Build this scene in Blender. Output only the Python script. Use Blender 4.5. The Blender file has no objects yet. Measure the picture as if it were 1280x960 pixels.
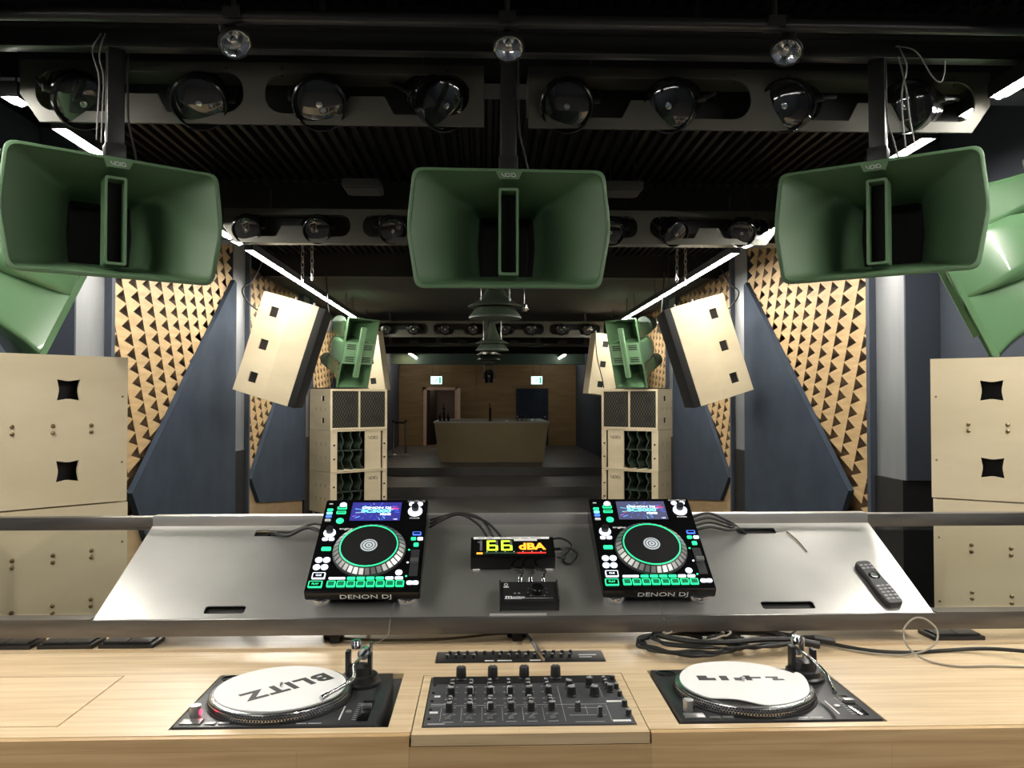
import bpy, bmesh, math, random
from mathutils import Vector, Matrix, Euler
random.seed(7)
SC = bpy.context.scene
COL = SC.collection
R = math.radians
ORD = ['first', 'second', 'third', 'fourth', 'fifth', 'sixth', 'seventh', 'eighth']

# ------------------------------------------------------------------ materials
def pbr(name, col, rough=.5, metal=0., spec=.5, emit=None, estr=0., coat=0.):
    m = bpy.data.materials.new(name); m.use_nodes = True
    b = m.node_tree.nodes['Principled BSDF']
    b.inputs['Base Color'].default_value = (*col, 1)
    b.inputs['Roughness'].default_value = rough
    b.inputs['Metallic'].default_value = metal
    b.inputs['Specular IOR Level'].default_value = spec
    b.inputs['Coat Weight'].default_value = coat
    if emit:
        b.inputs['Emission Color'].default_value = (*emit, 1)
        b.inputs['Emission Strength'].default_value = estr
    return m

def nodes(m):
    return m.node_tree.nodes, m.node_tree.links, m.node_tree.nodes['Principled BSDF']

def add_noise_color(m, c0, c1, scale=(1, 1, 1), nscale=6, detail=4, lo=.35, hi=.65, coord='Object', rough=None, bump=0, distort=0):
    n, l, b = nodes(m)
    tc = n.new('ShaderNodeTexCoord'); mp = n.new('ShaderNodeMapping'); mp.inputs['Scale'].default_value = scale
    nz = n.new('ShaderNodeTexNoise'); nz.inputs['Scale'].default_value = nscale; nz.inputs['Detail'].default_value = detail
    nz.inputs['Distortion'].default_value = distort
    cr = n.new('ShaderNodeValToRGB')
    cr.color_ramp.elements[0].position = lo; cr.color_ramp.elements[0].color = (*c0, 1)
    cr.color_ramp.elements[1].position = hi; cr.color_ramp.elements[1].color = (*c1, 1)
    l.new(tc.outputs[coord], mp.inputs['Vector']); l.new(mp.outputs[0], nz.inputs['Vector'])
    l.new(nz.outputs['Fac'], cr.inputs['Fac']); l.new(cr.outputs['Color'], b.inputs['Base Color'])
    if rough:
        mr = n.new('ShaderNodeMapRange'); mr.inputs['To Min'].default_value = rough[0]; mr.inputs['To Max'].default_value = rough[1]
        l.new(nz.outputs['Fac'], mr.inputs['Value']); l.new(mr.outputs[0], b.inputs['Roughness'])
    if bump:
        bp = n.new('ShaderNodeBump'); bp.inputs['Strength'].default_value = bump; bp.inputs['Distance'].default_value = .01
        l.new(nz.outputs['Fac'], bp.inputs['Height']); l.new(bp.outputs[0], b.inputs['Normal'])
    return m

def wood_planks(name, c0, c1, c2, axis='x', plank=.07, rough=.4):
    """light butcher-block wood: planks with streaky grain along one axis"""
    m = pbr(name, c1, rough); n, l, b = nodes(m)
    tc = n.new('ShaderNodeTexCoord')
    mp = n.new('ShaderNodeMapping')
    l.new(tc.outputs['Object'], mp.inputs['Vector'])
    if axis == 'xz':
        mp.inputs['Rotation'].default_value = (R(90), 0, 0)
    br = n.new('ShaderNodeTexBrick'); br.inputs['Scale'].default_value = 1
    br.inputs['Brick Width'].default_value = 1.3; br.inputs['Row Height'].default_value = plank
    br.inputs['Mortar Size'].default_value = .0006; br.inputs['Mortar Smooth'].default_value = .3
    br.offset = .37
    br.inputs['Color1'].default_value = (*c0, 1); br.inputs['Color2'].default_value = (*c2, 1)
    br.inputs['Mortar'].default_value = (c0[0]*.85, c0[1]*.82, c0[2]*.78, 1)
    l.new(mp.outputs[0], br.inputs['Vector'])
    mp2 = n.new('ShaderNodeMapping'); mp2.inputs['Scale'].default_value = (1.2, 26, 26)
    nz = n.new('ShaderNodeTexNoise'); nz.inputs['Scale'].default_value = 2.2; nz.inputs['Detail'].default_value = 6; nz.inputs['Distortion'].default_value = .35
    l.new(mp.outputs[0], mp2.inputs['Vector']); l.new(mp2.outputs[0], nz.inputs['Vector'])
    cr = n.new('ShaderNodeValToRGB')
    cr.color_ramp.elements[0].position = .3; cr.color_ramp.elements[0].color = (.74, .66, .56, 1)
    cr.color_ramp.elements[1].position = .62; cr.color_ramp.elements[1].color = (1, 1, 1, 1)
    l.new(nz.outputs['Fac'], cr.inputs['Fac'])
    mx = n.new('ShaderNodeMix'); mx.data_type = 'RGBA'; mx.blend_type = 'MULTIPLY'; mx.inputs['Factor'].default_value = .8
    l.new(br.outputs['Color'], mx.inputs[6]); l.new(cr.outputs['Color'], mx.inputs[7])
    l.new(mx.outputs[2], b.inputs['Base Color'])
    return m

def perforated(name, metal_col, hole_col, k, thr=.2):
    """sheet with a hexagonal field of punched holes"""
    m = pbr(name, metal_col, .5, .3); n, l, b = nodes(m)
    tc = n.new('ShaderNodeTexCoord'); sp = n.new('ShaderNodeSeparateXYZ'); l.new(tc.outputs['Object'], sp.inputs[0])
    def mth(op, a, bb=None):
        q = n.new('ShaderNodeMath'); q.operation = op
        for i, v in enumerate((a, bb)):
            if v is None: continue
            if isinstance(v, (int, float)): q.inputs[i].default_value = v
            else: l.new(v, q.inputs[i])
        return q.outputs[0]
    u = mth('MULTIPLY', sp.outputs['X'], k); v = mth('MULTIPLY', sp.outputs['Z'], k * .58)
    f = mth('MULTIPLY', mth('COSINE', mth('ADD', u, v)), mth('COSINE', mth('SUBTRACT', u, v)))
    g = mth('GREATER_THAN', mth('ABSOLUTE', f), thr)
    mx = n.new('ShaderNodeMix'); mx.data_type = 'RGBA'
    mx.inputs[6].default_value = (*metal_col, 1); mx.inputs[7].default_value = (*hole_col, 1)
    l.new(g, mx.inputs[0]); l.new(mx.outputs[2], b.inputs['Base Color'])
    return m

M = {}
M['desk'] = wood_planks('beech_worktop', (.7, .54, .34), (.66, .5, .31), (.77, .61, .41), rough=.32)
M['desk_front'] = wood_planks('beech_front', (.55, .37, .19), (.5, .33, .16), (.62, .43, .23), axis='xz', plank=.06, rough=.4)
M['ply'] = add_noise_color(pbr('birch_plywood', (.6, .5, .3), .45), (.66, .56, .37), (.78, .67, .47), (1, 1, 3), 1.6, 5, .3, .7)
M['ply_edge'] = pbr('plywood_edge', (.42, .31, .17), .6)
M['pyr'] = add_noise_color(pbr('pyramid_wood', (.55, .36, .17), .6), (.42, .28, .13), (.55, .38, .19), (1, 2, 14), 2.2, 4, .3, .7)
M['board'] = add_noise_color(pbr('plain_wood_board', (.5, .34, .17), .55), (.47, .32, .17), (.58, .41, .23), (1, 2, 12), 1.5, 4, .3, .7)
M['pitshade'] = pbr('shade_brown_backing', (.10, .055, .02), .7)  # dark brown carries the shade inside the notches as board colour
M['felt'] = add_noise_color(pbr('navy_felt', (.045, .06, .085), .9, spec=.2), (.03, .042, .062), (.04, .054, .077), (1, 1, 1), 3, 5, .3, .7)
M['navy'] = pbr('navy_paint', (.04, .05, .07), .7)
M['steel'] = pbr('brushed_steel_plate', (.42, .41, .39), .36, .85)
add_noise_color(M['steel'], (.58, .57, .55), (.66, .65, .63), (1, 1, 1), 4, 6, .3, .7, rough=(.29, .35))
M['rail'] = add_noise_color(pbr('dark_steel_rail', (.1, .095, .09), .38, .8), (.13, .12, .115), (.2, .19, .18), (1, 8, 8), 3, 4, rough=(.3, .45))
M['colsteel'] = add_noise_color(pbr('grey_column_steel', (.33, .34, .35), .45, .3), (.22, .23, .24), (.3, .31, .32), (1, 1, .3), 3, 4)
M['blk'] = pbr('black_paint', (.01, .01, .01), .5)
M['blkgloss'] = pbr('black_gloss', (.004, .004, .0045), .16)
M['blkplastic'] = pbr('black_plastic', (.011, .011, .012), .38)
M['charcoal'] = pbr('charcoal_plastic', (.03, .031, .036), .42)
M['mixgrey'] = pbr('mixer_grey_panel', (.06, .063, .07), .42)
M['capgrey'] = pbr('grey_knob_cap', (.27, .275, .285), .45)
M['rubber'] = pbr('black_rubber', (.006, .006, .006), .55)
M['ceil'] = pbr('black_ceiling', (.008, .0082, .0082), .5, spec=.2)
M['ceil2'] = pbr('grey_ceiling', (.03, .03, .0295), .8)
M['beamblk'] = pbr('black_steel_beam', (.024, .024, .023), .34, .2)
M['tan'] = add_noise_color(pbr('grey_tan_panel', (.2, .19, .145), .55), (.06, .057, .043), (.08, .076, .058), (1, 1, 1), 2, 3)
M['greengloss'] = pbr('green_gloss_paint', (.1, .2, .1), .26, coat=.3)
M['green'] = pbr('green_paint', (.092, .17, .088), .5)
M['greenm'] = pbr('green_matte_paint', (.04, .062, .042), .45)
M['greenpale'] = pbr('pale_green_paint', (.2, .36, .2), .4)
M['floor'] = add_noise_color(pbr('dark_resin_floor', (.07, .068, .066), .3), (.055, .053, .052), (.1, .097, .093), (1, 1, 1), 1.2, 6, .3, .7, rough=(.28, .5))
M['bar'] = add_noise_color(pbr('bar_laminate', (.2, .16, .1), .5), (.3, .235, .13), (.36, .285, .165), (1, 1, 1), .8, 3)
M['bartop'] = pbr('bar_top', (.4, .38, .34), .3)
M['backwood'] = add_noise_color(pbr('back_wall_boarding', (.3, .19, .08), .5), (.27, .17, .07), (.34, .22, .1), (1, 1, 6), 1.5, 4)
M['white'] = pbr('white_felt', (.82, .82, .82), .8)
M['label'] = pbr('white_label_tape', (.85, .85, .83), .5)
M['chrome'] = pbr('chrome', (.75, .75, .76), .14, 1.)
M['platter'] = pbr('platter_metal', (.72, .72, .73), .24, 1.)
M['alu'] = pbr('satin_aluminium', (.5, .5, .5), .32, .9)
M['brass'] = pbr('bronze_rivet', (.33, .25, .14), .35, .8)
M['ttblk'] = pbr('turntable_plinth', (.06, .062, .068), .33, .5)
M['marking'] = pbr('printed_white_marking', (.75, .75, .75), .6)
M['cablegrey'] = pbr('grey_cable', (.3, .27, .22), .5)
M['cabledark'] = pbr('dull_grey_cable', (.13, .125, .115), .5)
M['cablebrown'] = pbr('brown_cable', (.16, .11, .05), .5)
M['grille'] = perforated('perforated_grille', (.085, .08, .06), (.004, .004, .004), 72, .22)
M['grilleblk'] = pbr('black_grille_cloth', (.01, .01, .01), .8)
def emi(name, c, s):
    m = pbr(name, (c[0]*.3, c[1]*.3, c[2]*.3), .4, emit=c, estr=s); return m
TUBE = 172
M['tube'] = emi('led_tube', (1., .96, .87), TUBE)
M['tubefar'] = emi('far_led_tube', (1., .96, .87), 16)
M['egreen'] = emi('lit_green', (.03, 1., .36), 1.5)
M['egreendim'] = emi('lit_green_dim', (.015, .5, .22), .16)
M['ewhite'] = emi('lit_white', (.8, .86, 1.), 1.9)
M['ejog'] = emi('jog_display_lit', (.75, .82, .85), .62)
M['eblue'] = emi('lit_blue', (.08, .2, 1.), 1.6)
M['ecyan'] = emi('lit_cyan', (.25, .95, 1.), 1.5)
M['escreen'] = emi('lit_screen_blue', (.035, .035, .28), 1.)
M['escreengrey'] = emi('lit_screen_slate', (.08, .085, .17), 1.)
M['epink'] = emi('lit_pink', (1., .1, .35), 1.1)
M['elime'] = emi('lit_lime', (.62, 1., .04), 1.7)
M['eorange'] = emi('lit_orange', (1., .27, .02), 3.)
M['ered'] = emi('lit_red', (1., .04, .03), 1.)
M['tubefill'] = emi('added_bar_tube', (1., .9, .72), 30)  # glow of the added tube that brightens the bar
M['greenbell'] = pbr('grey_green_bell', (.075, .1, .075), .35)
M['estrobe'] = emi('lit_strobe_red', (1., .03, .08), 6.)
M['exit'] = emi('exit_sign_lit', (.62, 1., .92), 2.2)
M['exitgreen'] = emi('exit_sign_green', (.02, .55, .3), 1.)
M['unlit'] = pbr('unlit_segment', (.12, .11, .13), .5)
g = bpy.data.materials.new('clear_glass'); g.use_nodes = True
nt = g.node_tree; nt.nodes.clear()
o_ = nt.nodes.new('ShaderNodeOutputMaterial'); mx_ = nt.nodes.new('ShaderNodeMixShader'); tr_ = nt.nodes.new('ShaderNodeBsdfTransparent'); gl_ = nt.nodes.new('ShaderNodeBsdfGlossy')
tr_.inputs[0].default_value = (.94, .95, .94, 1); gl_.inputs['Roughness'].default_value = .03
fr_ = nt.nodes.new('ShaderNodeMapRange'); lw_ = nt.nodes.new('ShaderNodeLayerWeight'); lw_.inputs[0].default_value = .5; pw_ = nt.nodes.new('ShaderNodeMath'); pw_.operation = 'POWER'; pw_.inputs[1].default_value = 4; nt.links.new(lw_.outputs['Facing'], pw_.inputs[0]); nt.links.new(pw_.outputs[0], fr_.inputs[0]); fr_.inputs['To Min'].default_value = .025; fr_.inputs['To Max'].default_value = .5
nt.links.new(fr_.outputs[0], mx_.inputs[0]); nt.links.new(tr_.outputs[0], mx_.inputs[1]); nt.links.new(gl_.outputs[0], mx_.inputs[2]); nt.links.new(mx_.outputs[0], o_.inputs[0])
M['glass'] = g
M['lens'] = pbr('dark_lens_glass', (.02, .02, .02), .08, .2, coat=1)

# ------------------------------------------------------------------ mesh helpers
class MB:
    """collects shapes; build() links them as one mesh object"""
    def __init__(s): s.bm = bmesh.new(); s.X = Matrix.Identity(4); s.mi = 0
    def v(s, co): return s.bm.verts.new(s.X @ Vector(co))
    def f(s, vs, sm=False):
        try:
            q = s.bm.faces.new(vs); q.material_index = s.mi; q.smooth = sm; return q
        except ValueError: return None
    def box(s, x0, x1, y0, y1, z0, z1, bev=0, seg=2):
        t = bmesh.new()
        c = [t.verts.new((x, y, z)) for x in (x0, x1) for y in (y0, y1) for z in (z0, z1)]
        for q in ((0, 1, 3, 2), (4, 6, 7, 5), (0, 4, 5, 1), (2, 3, 7, 6), (0, 2, 6, 4), (1, 5, 7, 3)): t.faces.new([c[i] for i in q])
        if bev: bmesh.ops.bevel(t, geom=t.edges[:], offset=bev, segments=seg, affect='EDGES', profile=.6)
        s.take(t, bev > 0); return s
    def take(s, t, sm=False):
        mp = {}
        for v in t.verts: mp[v] = s.v(v.co)
        for q in t.faces: s.f([mp[v] for v in q.verts], sm)
        t.free()
    def mesh(s, me):
        t = bmesh.new(); t.from_mesh(me); s.take(t); bpy.data.meshes.remove(me); return s
    def cyl(s, p0, p1, r0, r1=None, n=16, cap=True, sm=True):
        p0, p1 = Vector(p0), Vector(p1); r1 = r0 if r1 is None else r1
        d = (p1 - p0).normalized(); a = d.orthogonal().normalized(); b = d.cross(a)
        A = []; B = []
        for i in range(n):
            t = 2*math.pi*i/n; w = a*math.cos(t) + b*math.sin(t)
            A.append(s.v(p0 + w*r0)); B.append(s.v(p1 + w*r1))
        for i in range(n): s.f([A[i], A[(i+1) % n], B[(i+1) % n], B[i]], sm)
        if cap: s.f(A[::-1]); s.f(B)
        return s
    def lathe(s, prof, c=(0, 0, 0), axis=(0, 0, 1), n=28, close=False, sm=True):
        """profile of (radius, height) along axis"""
        c = Vector(c); d = Vector(axis).normalized(); a = d.orthogonal().normalized(); b = d.cross(a); rings = []
        for r, h in prof:
            if r < 1e-6: rings.append([s.v(c + d*h)]); continue
            rings.append([s.v(c + d*h + (a*math.cos(2*math.pi*i/n) + b*math.sin(2*math.pi*i/n))*r) for i in range(n)])
        for A, B in zip(rings, rings[1:]):
            for i in range(n):
                j = (i+1) % n
                if len(A) == 1 and len(B) == 1: continue
                if len(A) == 1: s.f([A[0], B[j], B[i]], sm)
                elif len(B) == 1: s.f([A[i], A[j], B[0]], sm)
                else: s.f([A[i], A[j], B[j], B[i]], sm)
        return s
    def loft(s, rings, cap0=False, cap1=False, sm=True):
        V = [[s.v(p) for p in r] for r in rings]; n = len(V[0])
        for A, B in zip(V, V[1:]):
            for i in range(n): s.f([A[i], A[(i+1) % n], B[(i+1) % n], B[i]], sm)
        if cap0: s.f(V[0][::-1])
        if cap1: s.f(V[-1])
        return s
    def prism(s, poly, h0, h1, plane='xy'):
        def co(p, h): return (p[0], p[1], h) if plane == 'xy' else (p[0], h, p[1]) if plane == 'xz' else (h, p[0], p[1])
        A = [s.v(co(p, h0)) for p in poly]; B = [s.v(co(p, h1)) for p in poly]; n = len(poly)
        for i in range(n): s.f([A[i], A[(i+1) % n], B[(i+1) % n], B[i]])
        s.f(A[::-1]); s.f(B); return s
    def tube(s, pts, r, n=8, smooth=6, cap=True):
        P = spline([Vector(p) for p in pts], smooth) if smooth else [Vector(p) for p in pts]
        up = Vector((.13, .21, 1)); rings = []
        a = None
        for i, p in enumerate(P):
            d = (P[min(i+1, len(P)-1)] - P[max(i-1, 0)]).normalized()
            a = (d.orthogonal() if a is None else (a - d*a.dot(d))).normalized(); b = d.cross(a)
            rings.append([p + (a*math.cos(2*math.pi*k/n) + b*math.sin(2*math.pi*k/n))*r for k in range(n)])
        return s.loft(rings, cap, cap)
    def quad(s, *p): s.f([s.v(q) for q in p]); return s
    def build(s, name, mat, parent=None, loc=(0, 0, 0), rot=(0, 0, 0), auto=True, fix=True):
        if fix: bmesh.ops.recalc_face_normals(s.bm, faces=s.bm.faces[:])
        me = bpy.data.meshes.new(name); s.bm.to_mesh(me); s.bm.free()
        for m in (mat if isinstance(mat, (list, tuple)) else [mat]): me.materials.append(m)
        if auto and any(p.use_smooth for p in me.polygons): me.set_sharp_from_angle(angle=R(38))
        o = bpy.data.objects.new(name, me); COL.objects.link(o)
        o.parent = parent; o.location = loc; o.rotation_euler = rot
        return o

def spline(P, k):
    out = []
    for i in range(len(P)-1):
        p0, p1, p2, p3 = P[max(i-1, 0)], P[i], P[i+1], P[min(i+2, len(P)-1)]
        for j in range(k):
            t = j/k
            out.append(.5*((2*p1) + (p2-p0)*t + (2*p0-5*p1+4*p2-p3)*t*t + (3*p1-p0-3*p2+p3)*t**3))
    out.append(P[-1]); return out

def plate(outer, holes, t):
    """flat sheet with cut-outs in the xy plane, from z=0 to z=t, as a mesh"""
    cu = bpy.data.curves.new('c', 'CURVE'); cu.dimensions = '2D'; cu.fill_mode = 'BOTH'; cu.extrude = t/2
    for pl in [outer] + list(holes):
        sp = cu.splines.new('POLY'); sp.points.add(len(pl)-1)
        for q, p in zip(sp.points, pl): q.co = (p[0], p[1], 0, 1)
        sp.use_cyclic_u = True
    o = bpy.data.objects.new('c', cu); COL.objects.link(o)
    me = bpy.data.meshes.new_from_object(o.evaluated_get(bpy.context.evaluated_depsgraph_get()))
    bpy.data.objects.remove(o); bpy.data.curves.remove(cu)
    me.transform(Matrix.Translation((0, 0, t/2))); return me

def text_mesh(txt, size, depth=.0004, bold=0, shear=0, spacing=1, align='CENTER', wide=1):
    cu = bpy.data.curves.new('t', 'FONT'); cu.body = txt; cu.size = size; cu.extrude = depth; cu.offset = bold; cu.shear = shear
    cu.align_x = align; cu.align_y = 'CENTER'; cu.space_character = spacing; cu.resolution_u = 3
    o = bpy.data.objects.new('t', cu); COL.objects.link(o)
    me = bpy.data.meshes.new_from_object(o.evaluated_get(bpy.context.evaluated_depsgraph_get()))
    bpy.data.objects.remove(o); bpy.data.curves.remove(cu)
    me.transform(Matrix.Diagonal((wide, 1, 1, 1))); return me

def rect(x0, x1, y0, y1): return [(x0, y0), (x1, y0), (x1, y1), (x0, y1)]
def rrect(x0, x1, y0, y1, r, n=5):
    out = []
    for cx, cy, a in ((x1-r, y0+r, -90), (x1-r, y1-r, 0), (x0+r, y1-r, 90), (x0+r, y0+r, 180)):
        for i in range(n+1): t = R(a + 90*i/n); out.append((cx + r*math.cos(t), cy + r*math.sin(t)))
    return out
def circ(cx, cy, r, n=24): return [(cx + r*math.cos(2*math.pi*i/n), cy + r*math.sin(2*math.pi*i/n)) for i in range(n)]
def roundpoly(pts, r, n=4):
    out = []; N = len(pts)
    for i in range(N):
        p = Vector(pts[i]); a = (Vector(pts[i-1]) - p); b = (Vector(pts[(i+1) % N]) - p)
        ra = min(r, a.length*.45); rb = min(r, b.length*.45); A = p + a.normalized()*ra; B = p + b.normalized()*rb
        for k in range(n+1):
            t = k/n; q = A*(1-t)**2 + p*2*t*(1-t) + B*t*t; out.append((q.x, q.y))
    return out

# ------------------------------------------------------------------ scene-graph helpers
def tag(o, label, cat, group=None):
    o['label'] = label; o['category'] = cat
    if group: o['group'] = group
    return o
def thing(name, label, cat, loc=(0, 0, 0), rot=(0, 0, 0), group=None):
    o = bpy.data.objects.new(name, None); COL.objects.link(o); o.location = loc; o.rotation_euler = rot
    o.empty_display_size = .1
    return tag(o, label, cat, group)
def struct(o): o['kind'] = 'structure'; return o
def kids(o): return [c for c in COL.objects if c.parent == o]
def dup(o, label=None, loc=None, rot=None, parent=None, scale=None):
    c = o.copy(); COL.objects.link(c); c.parent = parent
    if label: c['label'] = label
    if loc is not None: c.location = loc
    if rot is not None: c.rotation_euler = rot
    if scale is not None: c.scale = scale
    for k in kids(o): dup(k, parent=c)
    return c
def B(x0, x1, y0, y1, z0, z1, bev=0): return MB().box(x0, x1, y0, y1, z0, z1, bev)

# ------------------------------------------------------------------ camera and world
cam = bpy.data.objects.new('camera', bpy.data.cameras.new('camera')); COL.objects.link(cam)
cam.location = (-.075, 0, 1.83); cam.rotation_euler = (R(91.26), 0, R(-1.89))
cam.data.sensor_width = 36; cam.data.lens = 36*1000/1280; cam.data.clip_start = .05
SC.camera = cam
w = bpy.data.worlds.new('world'); SC.world = w; w.use_nodes = True
w.node_tree.nodes['Background'].inputs[0].default_value = (.5, .55, .6, 1); w.node_tree.nodes['Background'].inputs[1].default_value = .02
SC.view_settings.view_transform = 'Standard'; SC.view_settings.look = 'None'; SC.view_settings.gamma = 1
SC.view_settings.use_curve_mapping = False; SC.view_settings.exposure = 0
SC.cycles.use_denoising = True
SC.cycles.sample_clamp_indirect = 4

# ------------------------------------------------------------------ the room
struct(B(-3.2, 3.2, -2.6, 15.5, -.1, 0).build('floor', M['floor']))
st = B(-3.2, 3.2, 15.5, 27.3, -.1, .18); st.box(-3.2, 3.2, 18.0, 27.3, .18, .35)
struct(st.build('floor_platform', M['floor']))
WX = 2.95
for s, nm in ((-1, 'left'), (1, 'right')):
    m = MB()
    a, b = sorted((s*WX, s*(WX+.2))); m.box(a, b, -2.6, 15.2, 0, 3.75)
    struct(m.build('wall_' + nm, M['navy']))
    m = MB(); a, b = sorted((s*2.98, s*3.2)); m.box(a, b, 15.2, 27.2, .0, 3.75)
    struct(m.build('wall_rear_' + nm, M['navy']))
struct(B(-3.2, 3.2, -2.7, -2.5, 0, 3.75).build('wall_front', M['navy']))
# back wall with its two doorways
bw = plate([(-3.2, .35), (3.2, .35), (3.2, 3.75), (-3.2, 3.75)], [rect(-2.08, -1.1, .36, 2.23), rect(.97, 2.03, .36, 2.26)], .15)
bw.transform(Matrix.Translation((0, 27.15, 0)) @ Matrix.Rotation(R(90), 4, 'X'))
struct(MB().mesh(bw).build('wall_back', M['backwood']))
m = MB()
m.box(-3.0, -2.2, 26.97, 26.995, .35, 3.0); m.box(-.98, -.42, 26.955, 26.995, .35, 3.0)
struct(m.build('trim_1', M['backwood']))
# corridor behind the open doorway
m = MB(); m.box(-2.6, -.5, 28.6, 28.7, .3, 2.6); m.box(-2.7, -2.6, 27.16, 28.7, .3, 2.6); m.box(-.5, -.4, 27.16, 28.7, .3, 2.6); m.box(-2.7, -.4, 27.16, 28.7, 2.5, 2.6); m.box(-2.7, -.4, 27.31, 28.7, .25, .35)
struct(m.build('wall_corridor', pbr('corridor_paint', (.05, .043, .045), .7)))
fr = MB(); fr.box(-2.16, -2.07, 26.93, 27.17, .35, 2.31); fr.box(-1.11, -1.02, 26.93, 27.17, .35, 2.31); fr.box(-2.16, -1.02, 26.93, 27.17, 2.22, 2.31)
d1 = struct(fr.build('door_1', pbr('pale_door_frame', (.75, .55, .42), .5)))
lf = MB(); lf.box(-.03, .03, 0, .9, 0, 1.85); lf.build('door_leaf', M['blk'], d1, (-1.99, 27.2, .37), (0, 0, R(-12)))
B(-.1, .1, -.015, .015, 0, .02).build('door_handle', M['alu'], d1, (-1.9, 27.9, 1.4))
B(-.045, .045, 0, .5, 0, 1.9).build('door_leaf', pbr('pale_open_leaf', (.75, .6, .48), .5), d1, (-.96, 26.35, .37))
d2 = struct(B(.96, 2.04, 26.97, 27.2, .35, 2.27).build('door_2', M['felt']))
B(1.9, 1.96, 26.93, 26.97, 1.3, 1.33).build('door_handle', M['alu'], d2)

# ceilings: ribbed steel deck, then lower smooth ceiling
rib = MB(); y0, y1 = -2.6, 9.75; pts = []
x = -3.2
while x < 3.2:
    pts += [(x, 3.64), (x+.015, 3.60), (x+.045, 3.60), (x+.06, 3.64)]; x += .08
prev = None
for p in pts:
    q = (rib.v((p[0], y0, p[1])), rib.v((p[0], y1, p[1])))
    if prev: rib.f([prev[0], prev[1], q[1], q[0]])
    prev = q
struct(rib.build('ceiling', M['ceil'], fix=False))
struct(B(-3.2, 3.2, 9.7, 27.3, 3.37, 3.7).build('ceiling_rear', M['ceil2']))
# downstand beams
def ibeam(name, y, z0, z1, wd, mat, x=2.8):
    m = MB(); m.box(-x, x, y-wd/2, y+wd/2, z0, z0+.018); m.box(-x, x, y-.008, y+.008, z0+.018, z1-.018); m.box(-x, x, y-wd/2, y+wd/2, z1-.018, z1)
    return struct(m.build(name, mat))
ibeam('beam', 6.52, 3.12, 3.62, .2, M['beamblk'])
ibeam('beam', 3.56, 3.22, 3.62, .18, M['beamblk'])
struct(B(-2.8, 2.8, 9.62, 9.74, 3.33, 3.62).build('beam', M['ceil']))
struct(B(-2.98, 2.98, 21.0, 21.3, 3.1, 3.4).build('beam', M['ceil2']))
struct(B(-2.98, 2.98, 24.6, 24.9, 2.98, 3.4).build('beam', pbr('green_lit_grey_beam', (.05, .085, .06), .6)))  # green light falling on this beam is put into its colour
for yy in (19.2,):
    ibeam('beam', yy, 3.16, 3.4, .2, M['beamblk'], 2.98)

# pipes across the ceiling above the hanging horns
pipe = MB(); pipe.cyl((-2.8, 2.78, 3.165), (2.8, 2.78, 3.165), .022, n=14)
pipe.cyl((-2.8, 2.78, 3.34), (2.8, 2.78, 3.34), .012, n=10)
for x in (-1.9, -.95, 0, .95, 1.9):
    pipe.cyl((x, 2.78, 3.17), (x, 2.78, 3.62), .01, n=8); pipe.box(x-.03, x+.03, 2.75, 2.81, 3.15, 3.19)
tag(pipe.build('ceiling_pipe', M['beamblk']), 'thin black steel pipe crossing the ceiling at the top edge of view', 'pipe')
bb = MB(); bb.box(-2.8, 2.8, 3.03, 3.09, 3.165, 3.235, .006); bb.box(-2.8, 2.8, 3.0, 3.12, 3.235, 3.245)
for x in (-2.2, -.7, .75, 2.2): bb.cyl((x, 3.06, 3.24), (x, 3.06, 3.62), .012, n=8)
tag(bb.build('hanging_beam', M['beamblk']), 'black steel box beam that carries the three green horns', 'beam')

# ------------------------------------------------------------------ wall bays: columns, pyramid panels, felt panels
CY_ = [(2.03, 2.41), (5.21, 5.59), (8.39, 8.80), (11.62, 12.0)]
def clip_in(poly, p):
    inside = False; n = len(poly)
    for i in range(n):
        (x1, y1), (x2, y2) = poly[i], poly[(i+1) % n]
        if (y1 > p[1]) != (y2 > p[1]) and p[0] < (x2-x1)*(p[1]-y1)/(y2-y1)+x1: inside = not inside
    return inside
def pyramid_mesh(side, poly, lean=R(24), wid=.225, row=.112, dep=.056):
    """leaning overlapping strips, each cell with a triangular notch opening on its far edge"""
    m = MB(); ox, oy = poly[0]; e1 = (-math.sin(lean), math.cos(lean)); e2 = (math.cos(lean), math.sin(lean))
    def P(u, v, d): return (side*(2.70+d), ox + u*e2[0] + v*e1[0], oy + u*e2[1] + v*e1[1])
    for i in range(-20, 30):
        for j in range(-40, 60):
            u, v = i*wid, j*row + (i % 3)*row*.33
            c = P(u+wid/2, v+row/2, 0)
            if not clip_in(poly, (c[1], c[2])): continue
            k = lambda uu, vv, d=0: m.v(P(u+uu*wid, v+vv*row, d))
            n0, n1 = k(0, 0), k(0, 1); f0, f1 = k(1, 0), k(1, 1); g0, g1 = k(1, .02), k(1, .98); ap = k(.4, .88)
            m.f([n0, f0, g0, ap]); m.f([n0, ap, n1]); m.f([n1, ap, g1, f1])
    ys = [p[0] for p in poly]; zs = [p[1] for p in poly]
    for co, no in (((0, min(ys)+.016, 0), (0, -1, 0)), ((0, max(ys), 0), (0, 1, 0)), ((0, 0, max(zs)), (0, 0, 1))):
        bmesh.ops.bisect_plane(m.bm, geom=m.bm.verts[:]+m.bm.edges[:]+m.bm.faces[:], plane_co=co, plane_no=no, clear_outer=True)
    return m
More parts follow.
